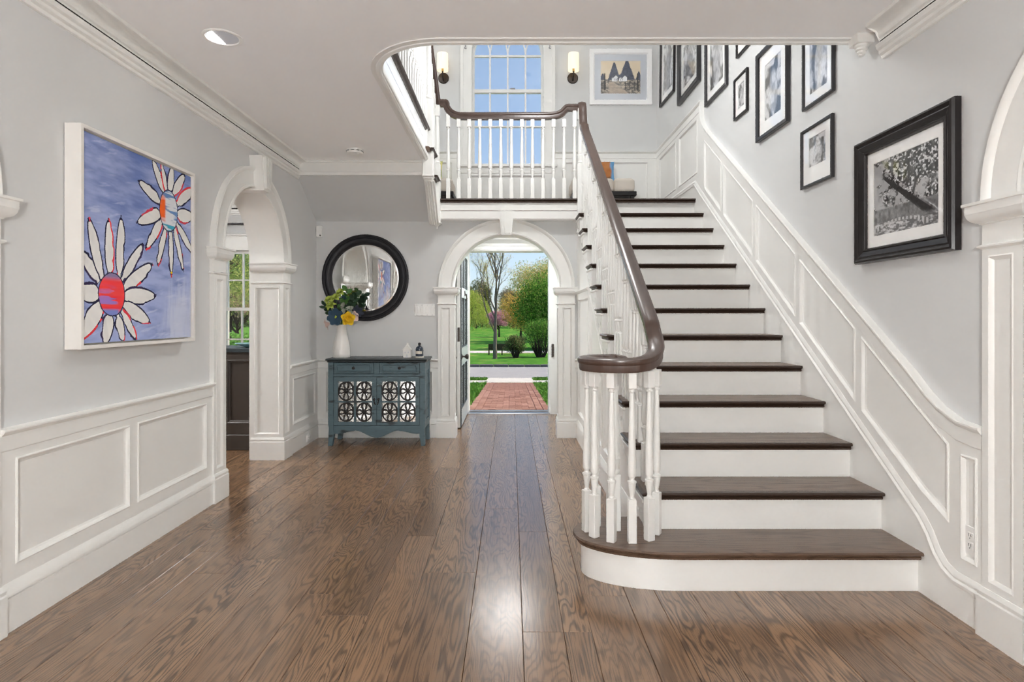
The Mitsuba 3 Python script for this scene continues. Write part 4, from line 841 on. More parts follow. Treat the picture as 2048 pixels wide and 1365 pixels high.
# ------------------------------------------------------------------ teal cabinet
cb = thing('cabinet', 'distressed teal cabinet with mirrored fretwork doors below the round mirror', 'cabinet')
CX0, CX1, CY0, CY1 = -1.690, -0.795, 5.545, 5.895
zt_ = lambda px: 1.2 - (px - 633) * 0.004617
add('top', cat(cbox(CX0 - 0.022, CX1 + 0.022, CY0 - 0.022, CY1, 0.790, 0.808, 0.005), cbox(CX0 - 0.010, CX1 + 0.010, CY0 - 0.010, CY1, 0.772, 0.791, 0.006)), 'mat_tealdark', cb, label='darker worn top board')
sw_ = 0.048
for sx_, x0 in ((-1, CX0), (1, CX1 - sw_)):
    x1 = x0 + sw_
    for y0 in (CY0, CY1 - 0.05):
        prof = [(x0, 0.772), (x0, 0.20), (x0 + (0.006 if sx_ < 0 else 0), 0.17), (x0, 0.0), (x0 + sw_ - 0.012 * (sx_ < 0), 0.0), (x1 + 0.004 * (sx_ < 0), 0.10), (x1, 0.17), (x1, 0.772)]
        if sx_ > 0: prof = [(CX0 + CX1 - a, b) for a, b in [(CX0, 0.772), (CX0, 0.20), (CX0 + 0.006, 0.17), (CX0, 0.0), (CX0 + sw_ - 0.012, 0.0), (CX0 + sw_ + 0.004, 0.10), (CX0 + sw_, 0.17), (CX0 + sw_, 0.772)]]
        add('leg', place(extrude(sg.Polygon(prof), -y0 - 0.05, -y0), frame_matrix([1, 0, 0], [0, 0, 1], [0, -1, 0], [0, 0, 0])), 'mat_teal', cb)
WC = frame_matrix([1, 0, 0], [0, 0, 1], [0, -1, 0], [0, CY0 + 0.006, 0])
fx0, fx1 = CX0 + sw_, CX1 - sw_
add('back_panel', box(CX0 + 0.02, CX1 - 0.02, CY1 - 0.02, CY1, 0.16, 0.772), 'mat_teal', cb)
add('side_panel', box(CX0 + 0.012, CX0 + 0.03, CY0 + 0.05, CY1 - 0.05, 0.16, 0.772), 'mat_teal', cb)
add('side_panel', cat(box(CX1 - 0.03, CX1 - 0.012, CY0 + 0.05, CY1 - 0.05, 0.16, 0.772), box(CX1 - 0.02, CX1 - 0.003, CY0 + 0.05, CY1 - 0.05, 0.69, 0.772), box(CX1 - 0.02, CX1 - 0.003, CY0 + 0.05, CY1 - 0.05, 0.16, 0.23)), 'mat_teal', cb)
add('bottom_panel', box(CX0 + 0.02, CX1 - 0.02, CY0 + 0.02, CY1 - 0.01, 0.165, 0.18), 'mat_teal', cb)
add('face_frame', place(cat(cbox(fx0, fx1, zt_(720.5), 0.772, -0.02, 0, 0.002), cbox(fx0, fx1, 0.641, 0.666, -0.02, 0, 0.002), cbox((fx0 + fx1) / 2 - 0.026, (fx0 + fx1) / 2 + 0.026, 0.666, 0.790 - 0.02, -0.02, 0, 0.002), box(fx0, fx1, 0.63, 0.772, -0.04, -0.025)), WC), 'mat_teal', cb)
mx = (fx0 + fx1) / 2
wave = [(fx0, 0.186)] + [(x_, 0.105 - 0.030 * math.cos((x_ - mx) / (fx1 - fx0) * 4 * PI) * (0.75 if abs(x_ - mx) > 0.2 else 1.0) + 0.030 * (abs(x_ - mx) / 0.4) ** 2) for x_ in np.linspace(fx0, fx1, 49)] + [(fx1, 0.186)]
add('apron', place(cat(extrude(sg.Polygon(wave).buffer(0), -0.022, 0.0), sweep([(a, b + 0.004, 0.0) for a, b in wave[1:-1]], [(0, -0.004), (0.006, -0.004), (0.006, 0.004), (0, 0.004)], (0, 0, 1))), WC), 'mat_teal', cb)
for dx0, dx1 in ((fx0 + 0.003, mx - 0.028), (mx + 0.028, fx1 - 0.003)):
    d = add('drawer', place(cat(cbox(dx0, dx1, 0.668, 0.770, -0.02, 0.004, 0.003)), WC), 'mat_teal', cb)
    add('drawer_moulding', place(panel_mould(rect(dx0 + 0.022, dx1 - 0.022, 0.684, 0.756), 0.004, [(0, 0), (0.002, 0.007), (0.008, 0.008), (0.013, 0.0)]), WC), 'mat_teal', d, smooth=30)
    kx = (dx0 + dx1) / 2
    add('knob', place(lathe([(0.013, 0), (0.006, 0.006), (0.006, 0.012), (0.012, 0.018), (0.012, 0.022), (0.0, 0.027)], 14), WC @ frame_matrix([1, 0, 0], [0, 1, 0], [0, 0, 1], [kx, 0.721, 0.004])), 'mat_black', d, smooth=40, label='small black knob')
for side, dx0, dx1 in ((0, fx0 + 0.003, mx - 0.0015), (1, mx + 0.0015, fx1 - 0.003)):
    z0, z1 = 0.190, 0.638
    pz = [(0.222, 0.401), (0.416, 0.596)]
    ins = 0.034 if side == 0 else 0.036
    pwid = 0.148
    ox = dx0 + (0.038 if side == 0 else 0.044)
    pxs = [(ox, ox + pwid), (ox + pwid + 0.018, ox + 2 * pwid + 0.018)]
    frp = rect(dx0, dx1, z0, z1)
    for a, b in pxs:
        for c, d_ in pz: frp = frp - rect(a, b, c, d_)
    d = add('door', place(extrude(frp, -0.018, 0.003), WC), 'mat_teal', cb)
    for a, b in pxs:
        for c, d_ in pz:
            add('mirror_pane', place(box(a - 0.004, b + 0.004, -0.094, 0.094, -0.002, 0.002), WC @ frame_matrix([1, 0, 0], [0, math.cos(0.06), -math.sin(0.06)], [0, math.sin(0.06), math.cos(0.06)], [0, (c + d_) / 2, -0.0185])), 'mat_mirror', d)
            cx_, cz_, rx, rz_ = (a + b) / 2, (c + d_) / 2, (b - a) / 2 - 0.001, (d_ - c) / 2 - 0.001
            pr = [(-0.0055, 0), (0.0055, 0), (0.0055, 0.010), (-0.0055, 0.010)]
            el = [(cx_ + (rx - 0.004) * math.cos(t), cz_ + (rz_ - 0.004) * math.sin(t), -0.010) for t in np.linspace(0, 2 * PI, 40, endpoint=False)]
            parts = [sweep(el, pr, (0, 0, 1), closed=True)]
            for j in range(4):
                ph = j * PI / 2; ml = rx if j % 2 == 0 else rz_
                lp = []
                for t in np.linspace(-PI, PI, 26):
                    q = 0.5 + 0.5 * math.cos(t)                       # loop: 0 at the centre, 1 at the rim
                    r_ = 0.012 + (ml - 0.018) * q; wv = 0.023 * math.sin(t) * (0.45 + 0.55 * q) * 1.15
                    lp.append((cx_ + r_ * math.cos(ph) - wv * math.sin(ph), cz_ + r_ * math.sin(ph) + wv * math.cos(ph), -0.010))
                parts.append(sweep(lp, pr, (0, 0, 1)))
            hub = lathe([(0.015, 0), (0.015, 0.010), (0.010, 0.014), (0, 0.015)], 16)
            parts.append(place(hub, frame_matrix([1, 0, 0], [0, 1, 0], [0, 0, 1], [cx_, cz_, -0.010])))
            add('fretwork', place(cat(parts), WC), 'mat_black', d, label='dark looped fretwork over the mirror')
    kx = dx1 - 0.020 if side == 0 else dx0 + 0.018
    add('knob', place(cat(lathe([(0.010, 0), (0.005, 0.006), (0.010, 0.014), (0.009, 0.020), (0, 0.023)], 14), place(tube([(0, -0.01, 0.01), (0.004 - 0.008 * side, -0.035, 0.012), (0.01 - 0.02 * side, -0.05, 0.01)], 0.004, 6), np.eye(4))), WC @ frame_matrix([1, 0, 0], [0, 1, 0], [0, 0, 1], [kx, 0.432, 0.003])), 'mat_black', d, smooth=40, label='small black drop knob')

# ------------------------------------------------------------------ on the cabinet
TOPZ = 0.808
VX, VY = -1.620, 5.735
vs = lathe([(0.0, 0.0), (0.076, 0.0), (0.080, 0.006), (0.081, 0.03), (0.078, 0.09), (0.068, 0.15), (0.054, 0.21), (0.045, 0.25), (0.043, 0.27), (0.046, 0.30), (0.050, 0.312), (0.047, 0.313), (0.042, 0.30), (0.038, 0.27), (0.030, 0.20), (0.0, 0.19)], 40)
vs.apply_translation([VX, VY, TOPZ]); add('vase', vs, 'mat_ceramic', smooth=50, label='tall white vase holding the artificial flowers', category='vase')
mat('mat_petalblue', [0.030, 0.060, 0.095], 0.8, 0.2); mat('mat_petalyellow', [0.72, 0.50, 0.03], 0.8, 0.2); mat('mat_petalgreen', [0.35, 0.42, 0.08], 0.8, 0.2)
mat('mat_leafdark', [0.018, 0.045, 0.022], 0.6, 0.3); mat('mat_leafgreen', [0.05, 0.13, 0.03], 0.6, 0.3); mat('mat_leafgrey', [0.30, 0.32, 0.27], 0.8, 0.2); mat('mat_petalpink', [0.72, 0.55, 0.50], 0.8, 0.2)
mat('mat_petalnavy', [0.022, 0.026, 0.04], 0.7, 0.2)
def petal(L, Wd, curl=0.4, cup=0.25, nl=8, nw=5, tipw=0.25):
    V = []
    for a in np.linspace(0, 1, nl):
        wd = Wd * (math.sin(PI * min(1, a * 0.86 + 0.10)) ** 0.7) if a < 0.98 else Wd * tipw
        for b in np.linspace(-1, 1, nw):
            V.append([b * wd / 2, L * a * math.cos(curl * a), L * a * math.sin(curl * a) + cup * (b * b) * wd * 0.5])
    V = np.array(V); F = []
    for i in range(nl - 1):
        for j in range(nw - 1):
            q = i * nw + j; F += [[q, q + 1, q + nw + 1], [q, q + nw + 1, q + nw]]
    top = trimesh.Trimesh(V, F, process=False)
    return top
def aim(pos, d, roll=0.0):
    d = np.asarray(d, float) / np.linalg.norm(d)
    x = np.cross([0, 0, 1.0], d); x = x / np.linalg.norm(x) if np.linalg.norm(x) > 1e-3 else np.array([1.0, 0, 0])
    y = np.cross(d, x); c, s = math.cos(roll), math.sin(roll)
    return frame_matrix(c * x + s * y, -s * x + c * y, d, pos)
frng = random.Random(11)
def stem(key, pos, r=0.003):
    add('stem', tube(smooth_path([(VX + frng.uniform(-.01, .01), VY + frng.uniform(-.01, .01), TOPZ + 0.22), (VX + (pos[0] - VX) * 0.25, VY + (pos[1] - VY) * 0.25, TOPZ + 0.315), tuple(np.array(pos) * 0.97 + np.array([VX, VY, TOPZ + 0.32]) * 0.03)], 5), r, 6), 'mat_leafgreen', key, smooth=True)
def flower(name, label, pos, d, n, L, Wd, curl, cup, pm, cm, tilt=0.25, rings=1, group=None):
    k = thing(name, label, 'flower', group); stem(k, pos)
    for q in range(rings):
        for i in range(n):
            m = petal(L * (1 - 0.25 * q), Wd * (1 - 0.2 * q), curl + 0.35 * q + frng.uniform(-.1, .1), cup)
            m = place(m, aim(pos, d, 2 * PI * (i + 0.5 * q) / n + frng.uniform(-.08, .08)) @ frame_matrix([1, 0, 0], [0, math.cos(tilt + .3 * q), math.sin(tilt + .3 * q)], [0, -math.sin(tilt + .3 * q), math.cos(tilt + .3 * q)], [0, 0, 0.004 * q]))
            add('petal', m, pm, k, smooth=True)
    if cm:
        c = [place(trimesh.creation.icosphere(subdivisions=1, radius=0.006), aim(pos, d) @ frame_matrix([1, 0, 0], [0, 1, 0], [0, 0, 1], [0.010 * math.cos(i * 2.4) * (i / 9), 0.012 * math.sin(i * 2.4) * (i / 9), 0.016])) for i in range(9)]
        add('center', cat(c), cm, k, smooth=True, label='pale yellow stamens')
    return k
P0 = lambda dx, dy, dz: (VX + dx, VY + dy, TOPZ + 0.313 + dz)
flower('blue_flower', 'large slate-blue flower at the front of the vase', P0(-0.028, -0.075, 0.070), (-0.1, -1, 0.15), 7, 0.088, 0.074, 0.15, 0.2, 'mat_petalblue', 'mat_petalgreen', 0.15, 1)
flower('yellow_flower', 'large yellow flower at the front of the vase', P0(0.078, -0.07, 0.055), (0.45, -1, 0.05), 5, 0.074, 0.078, -0.1, 0.5, 'mat_petalyellow', None, 0.45, 2)
flower('navy_flower', 'dark navy flower at the back right of the bouquet', P0(0.135, 0.02, 0.115), (0.8, -0.5, 0.35), 6, 0.075, 0.055, 0.2, 0.2, 'mat_petalnavy', None, 0.3, 1)
for i, (dx, dz, dy, lb_) in enumerate(((-0.105, 0.232, -0.03, 'lime green bloom at the left of the bouquet, above another green one'), (-0.048, 0.252, -0.02, 'lime green bloom left of the mirror edge, second from the top'), (-0.008, 0.302, 0.0, 'topmost lime green bloom of the bouquet'), (-0.085, 0.175, -0.05, 'lowest lime green bloom, just above the blue flower'))):
    flower('green_flower', lb_, P0(dx, dy, dz), (-0.3, -0.6, 0.7), 6, 0.058, 0.052, -0.9, 0.5, 'mat_petalgreen', None, 0.95, 2)
flower('pink_bud', 'pale pink bud drooping at the left of the vase rim', P0(-0.105, -0.03, 0.012), (-1, -0.1, -0.35), 6, 0.065, 0.040, -0.5, 0.3, 'mat_petalpink', None, 1.1, 1)
flower('pink_flower', 'pale pink flower half hidden behind the yellow one', P0(0.118, -0.03, 0.075), (0.9, -0.5, 0.1), 5, 0.058, 0.06, 0.1, 0.4, 'mat_petalpink', None, 0.3, 1)
flower('small_blue_flower', 'small deep blue flower high in the bouquet', P0(0.022, 0.0, 0.245), (0.2, -0.7, 0.7), 6, 0.035, 0.03, -0.3, 0.3, 'mat_petalblue', None, 0.8, 1)
def sprig(label, base, tip, n, L, Wd, m):
    k = thing('leaf_sprig', label, 'leaves'); b, t = np.array(base), np.array(tip)
    add('stem', tube(smooth_path([(VX, VY, TOPZ + 0.24), tuple(b), tuple(t)], 6), 0.003, 6), 'mat_leafdark', k, smooth=True)
    for i in range(n):
        p = b + (t - b) * (i + 0.5) / n; d = (t - b) / np.linalg.norm(t - b)
        a = i * 2.4
        s = np.cross(d, [0.3, 1, 0.2]); s /= np.linalg.norm(s); q = np.cross(d, s)
        o = d * 0.6 + 0.8 * (math.cos(a) * s + math.sin(a) * q)
        o /= np.linalg.norm(o); x = np.cross(o, [0, -1, 0.2]); x /= np.linalg.norm(x)
        add('leaf', place(petal(L, Wd, 0.3, 0.25, 6, 4), frame_matrix(x, o, np.cross(x, o), p)), m, k, smooth=True)
sprig('dark green leaf sprig on the left of the bouquet', P0(-0.07, -0.01, 0.06), P0(-0.165, -0.02, 0.195), 11, 0.06, 0.030, 'mat_leafdark')
sprig('dark green leaf sprig on the right of the bouquet, in front of the mirror', P0(0.06, 0.02, 0.12), P0(0.13, 0.03, 0.30), 13, 0.06, 0.042, 'mat_leafdark')
sprig('green leaf sprig in the middle of the bouquet', P0(0.01, 0.0, 0.13), P0(0.055, 0.0, 0.335), 9, 0.065, 0.046, 'mat_leafgreen')
sprig('dusty grey-green leaves above the yellow flower', P0(-0.01, -0.03, 0.16), P0(0.10, -0.05, 0.135), 5, 0.085, 0.044, 'mat_leafgrey')
# little house
hx, hy = -0.985, 5.70
ho = thing('house_ornament', 'small white ceramic house on the cabinet', 'ornament')
hm = cat(cbox(hx - 0.036, hx + 0.036, hy - 0.03, hy + 0.03, TOPZ, TOPZ + 0.078, 0.002), place(extrude(sg.Polygon([(hx - 0.036, 0.076), (hx + 0.036, 0.076), (hx, 0.118)]), -hy - 0.03, -hy + 0.03), frame_matrix([1, 0, 0], [0, 0, 1], [0, -1, 0], [0, 0, TOPZ])))
add('walls', hm, 'mat_ceramic', ho)
for s in (-1, 1):
    rf = cbox(-0.030, 0.030, hy - 0.036, hy + 0.036, -0.003, 0.003, 0.001)
    rf.apply_transform(trimesh.transformations.rotation_matrix(s * 0.86, [0, 1, 0], [0, hy, 0])); rf.apply_translation([hx + s * 0.021, 0, TOPZ + 0.097])
    add('roof_slope', rf, 'mat_ceramic', ho)
add('chimney', cbox(hx - 0.004, hx + 0.010, hy - 0.006, hy + 0.010, TOPZ + 0.105, TOPZ + 0.138, 0.001), 'mat_ceramic', ho)
for a, b in ((-0.016, 0.050), (0.014, 0.050)):
    add('window', cbox(hx + a - 0.006, hx + a + 0.006, hy - 0.0305, hy - 0.029, TOPZ + b - 0.008, TOPZ + b + 0.008, 0.0004), 'mat_matgrey', ho, label='small recessed window')
add('door', cbox(hx - 0.006, hx + 0.008, hy - 0.0305, hy - 0.029, TOPZ + 0.004, TOPZ + 0.030, 0.0004), 'mat_matgrey', ho)
bo = thing('diffuser_bottle', 'dark navy glass bottle with a cream label on a small coaster', 'bottle')
bx, by = -0.868, 5.69
add('body', place(lathe([(0, 0.012), (0.034, 0.012), (0.036, 0.018), (0.036, 0.080), (0.032, 0.094), (0.020, 0.106), (0.012, 0.110), (0.010, 0.116), (0, 0.116)], 28), frame_matrix([1, 0, 0], [0, 1, 0], [0, 0, 1], [bx, by, TOPZ])), 'mat_navy', bo, smooth=40)
add('stopper', place(lathe([(0.010, 0.114), (0.012, 0.120), (0.014, 0.130), (0.010, 0.140), (0, 0.142)], 20), frame_matrix([1, 0, 0], [0, 1, 0], [0, 0, 1], [bx, by, TOPZ])), 'mat_black', bo, smooth=40)
la = np.linspace(PI * 1.08, PI * 1.78, 12)
lab = loft([np.array([[bx + r_ * math.cos(t), by + r_ * math.sin(t), z_] for r_, z_ in ((0.0362, TOPZ + 0.036), (0.0368, TOPZ + 0.036), (0.0368, TOPZ + 0.062), (0.0362, TOPZ + 0.062))]) for t in la])
add('label', lab, 'mat_cream', bo, smooth=40, label='cream paper label')
add('coaster', place(lathe([(0, 0.0), (0.040, 0.0), (0.041, 0.004), (0.041, 0.009), (0.038, 0.012), (0, 0.012)], 28), frame_matrix([1, 0, 0], [0, 1, 0], [0, 0, 1], [bx, by, TOPZ])), 'mat_cream', bo, smooth=30)

# ------------------------------------------------------------------ small wall fittings
sp_ = thing('light_switch', 'white four-gang light switch plate beside the back arch', 'light switch')
add('plate', place(cbox(-0.957, -0.754, 1.203, 1.321, 0, 0.007, 0.003), WB), 'mat_plastic', sp_)
for i in range(4):
    x_ = -0.957 + 0.0255 + i * 0.0505
    add('rocker', place(cbox(x_ - 0.016, x_ + 0.016, 1.229, 1.295, 0.006, 0.010 + 0.002 * (i == 3), 0.002), WB), 'mat_plastic', sp_)
    for zz in (1.213, 1.311): add('screw', place(cbox(x_ - 0.003, x_ + 0.003, zz - 0.003, zz + 0.003, 0.006, 0.009, 0.001), WB), 'mat_steel', sp_)
def outlet(label, W, u, v, rot=False):
    k = thing('outlet', label, 'power outlet')
    M = W @ frame_matrix([1, 0, 0], [0, 1, 0], [0, 0, 1], [u, v, 0]) @ (frame_matrix([0, 1, 0], [-1, 0, 0], [0, 0, 1], [0, 0, 0]) if rot else np.eye(4))
    add('plate', place(cbox(-0.035, 0.035, -0.057, 0.057, 0, 0.006, 0.003), M), 'mat_plastic', k)
    for s in (-1, 1):
        so = add('socket', place(cbox(-0.017, 0.017, s * 0.019 - 0.015, s * 0.019 + 0.015, 0.005, 0.0085, 0.003), M), 'mat_plastic', k)
        for dx in (-0.006, 0.006): add('slot', place(box(dx - 0.0013, dx + 0.0013, s * 0.019 - 0.001, s * 0.019 + 0.009, 0.008, 0.0089), M), 'mat_dark', so, label='dark slot')
        add('slot', place(box(-0.002, 0.002, s * 0.019 - 0.010, s * 0.019 - 0.006, 0.008, 0.0089), M), 'mat_dark', so, label='dark slot')
    return k
outlet('white outlet in the narrow panel at the foot of the stairs', WR @ frame_matrix([1, 0, 0], [0, 1, 0], [0, 0, 1], [0, 0, 0.007]), 2.334, 0.325)
outlet('white outlet set in the left baseboard near the teal cabinet', WL @ frame_matrix([1, 0, 0], [0, 1, 0], [0, 0, 1], [0, 0, 0.030]), 5.63, 0.062, True)
ms = thing('motion_sensor', 'small white motion sensor high in the corner by the round mirror', 'sensor')
add('housing', place(cbox(-1.925, -1.868, 1.980, 2.095, 0, 0.035, 0.006), WB), 'mat_plastic', ms)
add('lens', place(cbox(-1.888, -1.876, 1.992, 2.004, 0.034, 0.037, 0.001), WB), 'mat_dark', ms)
sd = thing('smoke_detector', 'round white smoke detector on the ceiling in front of the alcove', 'smoke detector')
sdx, sdy = -1.318, 5.06
add('base', place(lathe([(0, -0.012), (0.070, -0.012), (0.072, 0.0), (0, 0.0)], 36), frame_matrix([1, 0, 0], [0, 1, 0], [0, 0, 1], [sdx, sdy, ZC])), 'mat_plastic', sd, smooth=30)
add('cover', place(lathe([(0, -0.044), (0.050, -0.043), (0.066, -0.036), (0.070, -0.026), (0.070, -0.018), (0.066, -0.012)], 36), frame_matrix([1, 0, 0], [0, 1, 0], [0, 0, 1], [sdx, sdy, ZC])), 'mat_plastic', sd, smooth=30)
for i in range(10):
    a = i * 2 * PI / 10
    b_ = box(-0.012, 0.012, 0.066, 0.0705, -0.020, -0.015); b_.apply_transform(trimesh.transformations.rotation_matrix(a, [0, 0, 1])); b_.apply_translation([sdx, sdy, ZC]); add('vent_slot', b_, 'mat_doordark', sd)
add('test_button', place(lathe([(0, -0.047), (0.010, -0.046), (0.011, -0.040), (0, -0.040)], 14), frame_matrix([1, 0, 0], [0, 1, 0], [0, 0, 1], [sdx + 0.03, sdy - 0.03, ZC])), 'mat_plastic', sd)

# ------------------------------------------------------------------ landing: benches, pillows
def bench(label, x0, x1, y0, y1):
    k = thing('bench', label, 'bench')
    n = max(2, round((x1 - x0) / 0.21)); w = (x1 - x0) / n; cs = []
    for i in range(n):
        for j in range(2):
            m = trimesh.creation.icosphere(subdivisions=3); v = m.vertices; p = np.sign(v) * np.abs(v) ** 0.42; p /= np.maximum(np.abs(p).max(), 1)
            m.vertices = p * [w / 2 + 0.003, (y1 - y0) / 4 + 0.003, 0.085] + [x0 + (i + 0.5) * w, y0 + (j + 0.5) * (y1 - y0) / 2, ZL + 0.375]; cs.append(m)
    add('cushion', cat(cs), 'mat_fabric', k, smooth=True, label='tufted cream cushion')
    add('frame', cbox(x0 + 0.01, x1 + 0.015, y0 - 0.01, y1, ZL + 0.25, ZL + 0.30, 0.004), 'mat_black', k, label='black frame')
    for x_ in (x0 + 0.03, x1 - 0.03):
        for y_ in (y0 + 0.02, y1 - 0.03): add('leg', cbox(x_ - 0.02, x_ + 0.02, y_ - 0.02, y_ + 0.02, ZL, ZL + 0.25, 0.003), 'mat_black', k)
bench('cream tufted bench on the right of the arched window', 0.70, 1.425, 6.88, 7.30)
bench('cream tufted bench on the left of the arched window, behind the balcony end', -1.42, -0.675, 6.88, 7.30)
def pillow_mesh(w, h, d, n=25):
    a, b = np.meshgrid(np.linspace(-1, 1, n), np.linspace(-1, 1, n)); s, t = a.ravel(), b.ravel()
    th = d * (np.clip(1 - s ** 4, 0, 1) * np.clip(1 - t ** 4, 0, 1)) ** 0.5
    pin = 1 - 0.07 * (1 - np.abs(t)) ** 0.5 * 0 - 0.06 * (1 - s ** 2) * np.abs(t) ** 3 * 0
    x_, z_ = s * w / 2 * (1 - 0.08 * (1 - t ** 2) * np.abs(s) ** 3), t * h / 2 * (1 - 0.08 * (1 - s ** 2) * np.abs(t) ** 3)
    f = np.stack([x_, -th, z_], 1); g = np.stack([x_, th, z_], 1)
    i = (np.arange(n - 1)[None] + np.arange(n - 1)[:, None] * n).ravel()
    F = np.vstack([np.stack([i, i + 1, i + n + 1], 1), np.stack([i, i + n + 1, i + n], 1)])
    return trimesh.Trimesh(np.vstack([f, g]), np.vstack([F, F[:, ::-1] + n * n]), process=False), np.concatenate([s, s]), np.concatenate([t, t])
def pillow(name, label, c, w, h, d, rz, rx, fn):
    m, s, t = pillow_mesh(w, h, d)
    M = trimesh.transformations.rotation_matrix(rz, [0, 0, 1]) @ trimesh.transformations.rotation_matrix(rx, [1, 0, 0]); M[:3, 3] = c
    m.apply_transform(M)
    add(name, m, 'mat_print', smooth=True, color=np.clip(fn(s, t), 0, 1), label=label, category='pillow')
def pil_a(s, t):
    n = meshkit.fbm(np.stack([s * 2.2, t * 2.2, 0 * s + 5], -1), 3, 5)
    c = lerp([0.36, 0.12, 0.03], [0.50, 0.24, 0.10], n)
    c = lerp(c, [0.16, 0.09, 0.05], sm(-0.1, -0.35, t) * sm(0.35, 0.6, n))
    c = lerp(c, [0.16, 0.36, 0.62], sm(0.55, 0.75, s + 0.3 * (n - 0.5)) )
    return lerp(c, [0.5, 0.42, 0.30], sm(0.6, 0.9, t) * sm(0.2, -0.4, s))
def pil_b(s, t):
    n = meshkit.fbm(np.stack([s * 3, t * 3, 0 * s + 9], -1), 3, 8)
    return lerp([0.30, 0.34, 0.08], [0.80, 0.76, 0.30], sm(0.4, 0.6, n))
pillow('pillow', 'orange-brown and blue printed pillow on the right bench', (1.075, 7.13, ZL + 0.46 + 0.115), 0.32, 0.28, 0.065, 0.05, -0.18, pil_a)
pillow('pillow', 'yellow-green pillow barely showing on the left bench', (-0.975, 7.15, ZL + 0.46 + 0.12), 0.32, 0.29, 0.06, 0.0, -0.2, pil_b)
# ------------------------------------------------------------------ side room sideboard and bowl
sb = thing('sideboard', 'dark brown panelled sideboard seen through the left arch', 'sideboard')
bx0, bx1, by0, by1 = -3.25, -2.245, 5.372, 5.88
WSB = frame_matrix([1, 0, 0], [0, 0, 1], [0, -1, 0], [0, by0 + 0.022, 0])
spn = [rect(-3.19, -2.62, 0.24, 0.81), rect(-2.545, -2.305, 0.24, 0.81)]
ff = rect(bx0, bx1, 0.02, 0.875)
for p in spn: ff = ff - p
add('carcass', box(bx0 + 0.005, bx1 - 0.005, by0 + 0.022, by1, 0.0, 0.875), 'mat_espresso', sb)
add('front_frame', place(extrude(ff, 0, 0.022), WSB), 'mat_espresso', sb)
for p in spn: add('panel_moulding', place(panel_mould(p, 0.002), WSB), 'mat_espresso', sb)
add('top', cbox(bx0 - 0.02, bx1 + 0.02, by0 - 0.02, by1 + 0.02, 0.875, 0.914, 0.006), 'mat_tealdark', sb, label='dark polished top')
add('plinth', cbox(bx0 - 0.008, bx1 + 0.008, by0 - 0.010, by0 + 0.02, 0.0, 0.14, 0.006), 'mat_espresso', sb)
scene['mat_tealglass'] = {'type': 'twosided', 'bsdf': {'type': 'principled', 'base_color': rgb([0.22, 0.42, 0.44]), 'roughness': 0.1, 'specular': 0.7}}
add('glass_dish', place(lathe([(0, 0.0), (0.07, 0.0), (0.12, 0.012), (0.165, 0.034), (0.170, 0.036), (0.165, 0.040), (0.12, 0.020), (0.06, 0.008), (0, 0.008)], 36), frame_matrix([1, 0, 0], [0, 1, 0], [0, 0, 1], [-2.375, 5.56, 0.914])), 'mat_tealglass', smooth=40, label='shallow teal glass dish on the dark sideboard', category='dish')
# ------------------------------------------------------------------ lamps
for i, x_ in enumerate((-0.828, 0.758)):
    k = thing('wall_sconce', 'bronze wall sconce with a lit cream shade ' + ('left' if i == 0 else 'right') + ' of the arched window', 'wall lamp')
    Ms = WE @ frame_matrix([1, 0, 0], [0, 1, 0], [0, 0, 1], [x_ - 0.0, 0, 0])
    zb = 4.123
    add('backplate', place(lathe([(0, 0), (0.066, 0), (0.066, 0.010), (0.060, 0.016), (0, 0.018)], 32), Ms @ frame_matrix([1, 0, 0], [0, 1, 0], [0, 0, 1], [0, zb, 0])), 'mat_bronze', k, smooth=30)
    add('arm', place(tube([(0, zb - 0.03, 0.014), (0, zb - 0.02, 0.06), (0, zb + 0.0, 0.10), (0, zb + 0.06, 0.10)], 0.009, 10), Ms), 'mat_bronze', k, smooth=True)
    add('socket', place(tube([(0, zb + 0.045, 0.10), (0, zb + 0.095, 0.10)], 0.013, 12), Ms), 'mat_brass', k, smooth=True)
    cyl = [(0.068, 0.0), (0.066, 0.205), (0.064, 0.205), (0.066, 0.0)]
    add('shade', place(loft([np.stack([r_ * np.cos(a_ := np.linspace(0, 2 * PI, 40, endpoint=False)), r_ * np.sin(a_), np.full(40, z_)], 1) for r_, z_ in cyl], closed=True), frame_matrix([1, 0, 0], [0, 1, 0], [0, 0, 1], [x_, YE - 0.10, zb + 0.055])), 'mat_cream', k, smooth=30, emitter=emit([0.30, 0.245, 0.165], 0.4), label='lit cream fabric shade')
    b = trimesh.creation.icosphere(subdivisions=1, radius=0.022); b.apply_translation([x_, YE - 0.10, zb + 0.13])
    add('bulb', b, 'mat_cream', k, smooth=True)
def can_light(x, y, z, label, tilt=-0.35, power=20.0, r=0.078, group=None):
    k = thing('recessed_light', label, 'recessed light', group)
    M = frame_matrix([1, 0, 0], [0, 1, 0], [0, 0, 1], [x, y, z])
    add('trim_ring', place(lathe([(r, -0.001), (r + 0.002, -0.005), (r + 0.012, -0.006), (r + 0.018, -0.002), (r + 0.018, 0.001), (r, 0.001)], 40), M), 'mat_plastic', k, smooth=30)
    add('baffle', place(lathe([(r, 0.0002), (r - 0.003, -0.0012), (0.0, -0.0012), (0.0, 0.0002)], 40), M), 'mat_matgrey', k, smooth=30)
    a = np.linspace(PI * 0.58, PI * 1.42, 24)
    pts = [(x + (r - 0.006) * math.cos(t), y + (r - 0.006) * math.sin(t)) for t in a]
    lens = extrude(sg.Polygon(pts), z - 0.0030, z - 0.0015)
    add('lens', lens, 'mat_plastic', k, emitter=emit([power, power * 0.94, power * 0.84]), label='lit half of the lamp, turned to the wall')
can_light(-1.452, 3.02, ZC, 'round recessed ceiling light shining on the daisy painting', power=14.0)
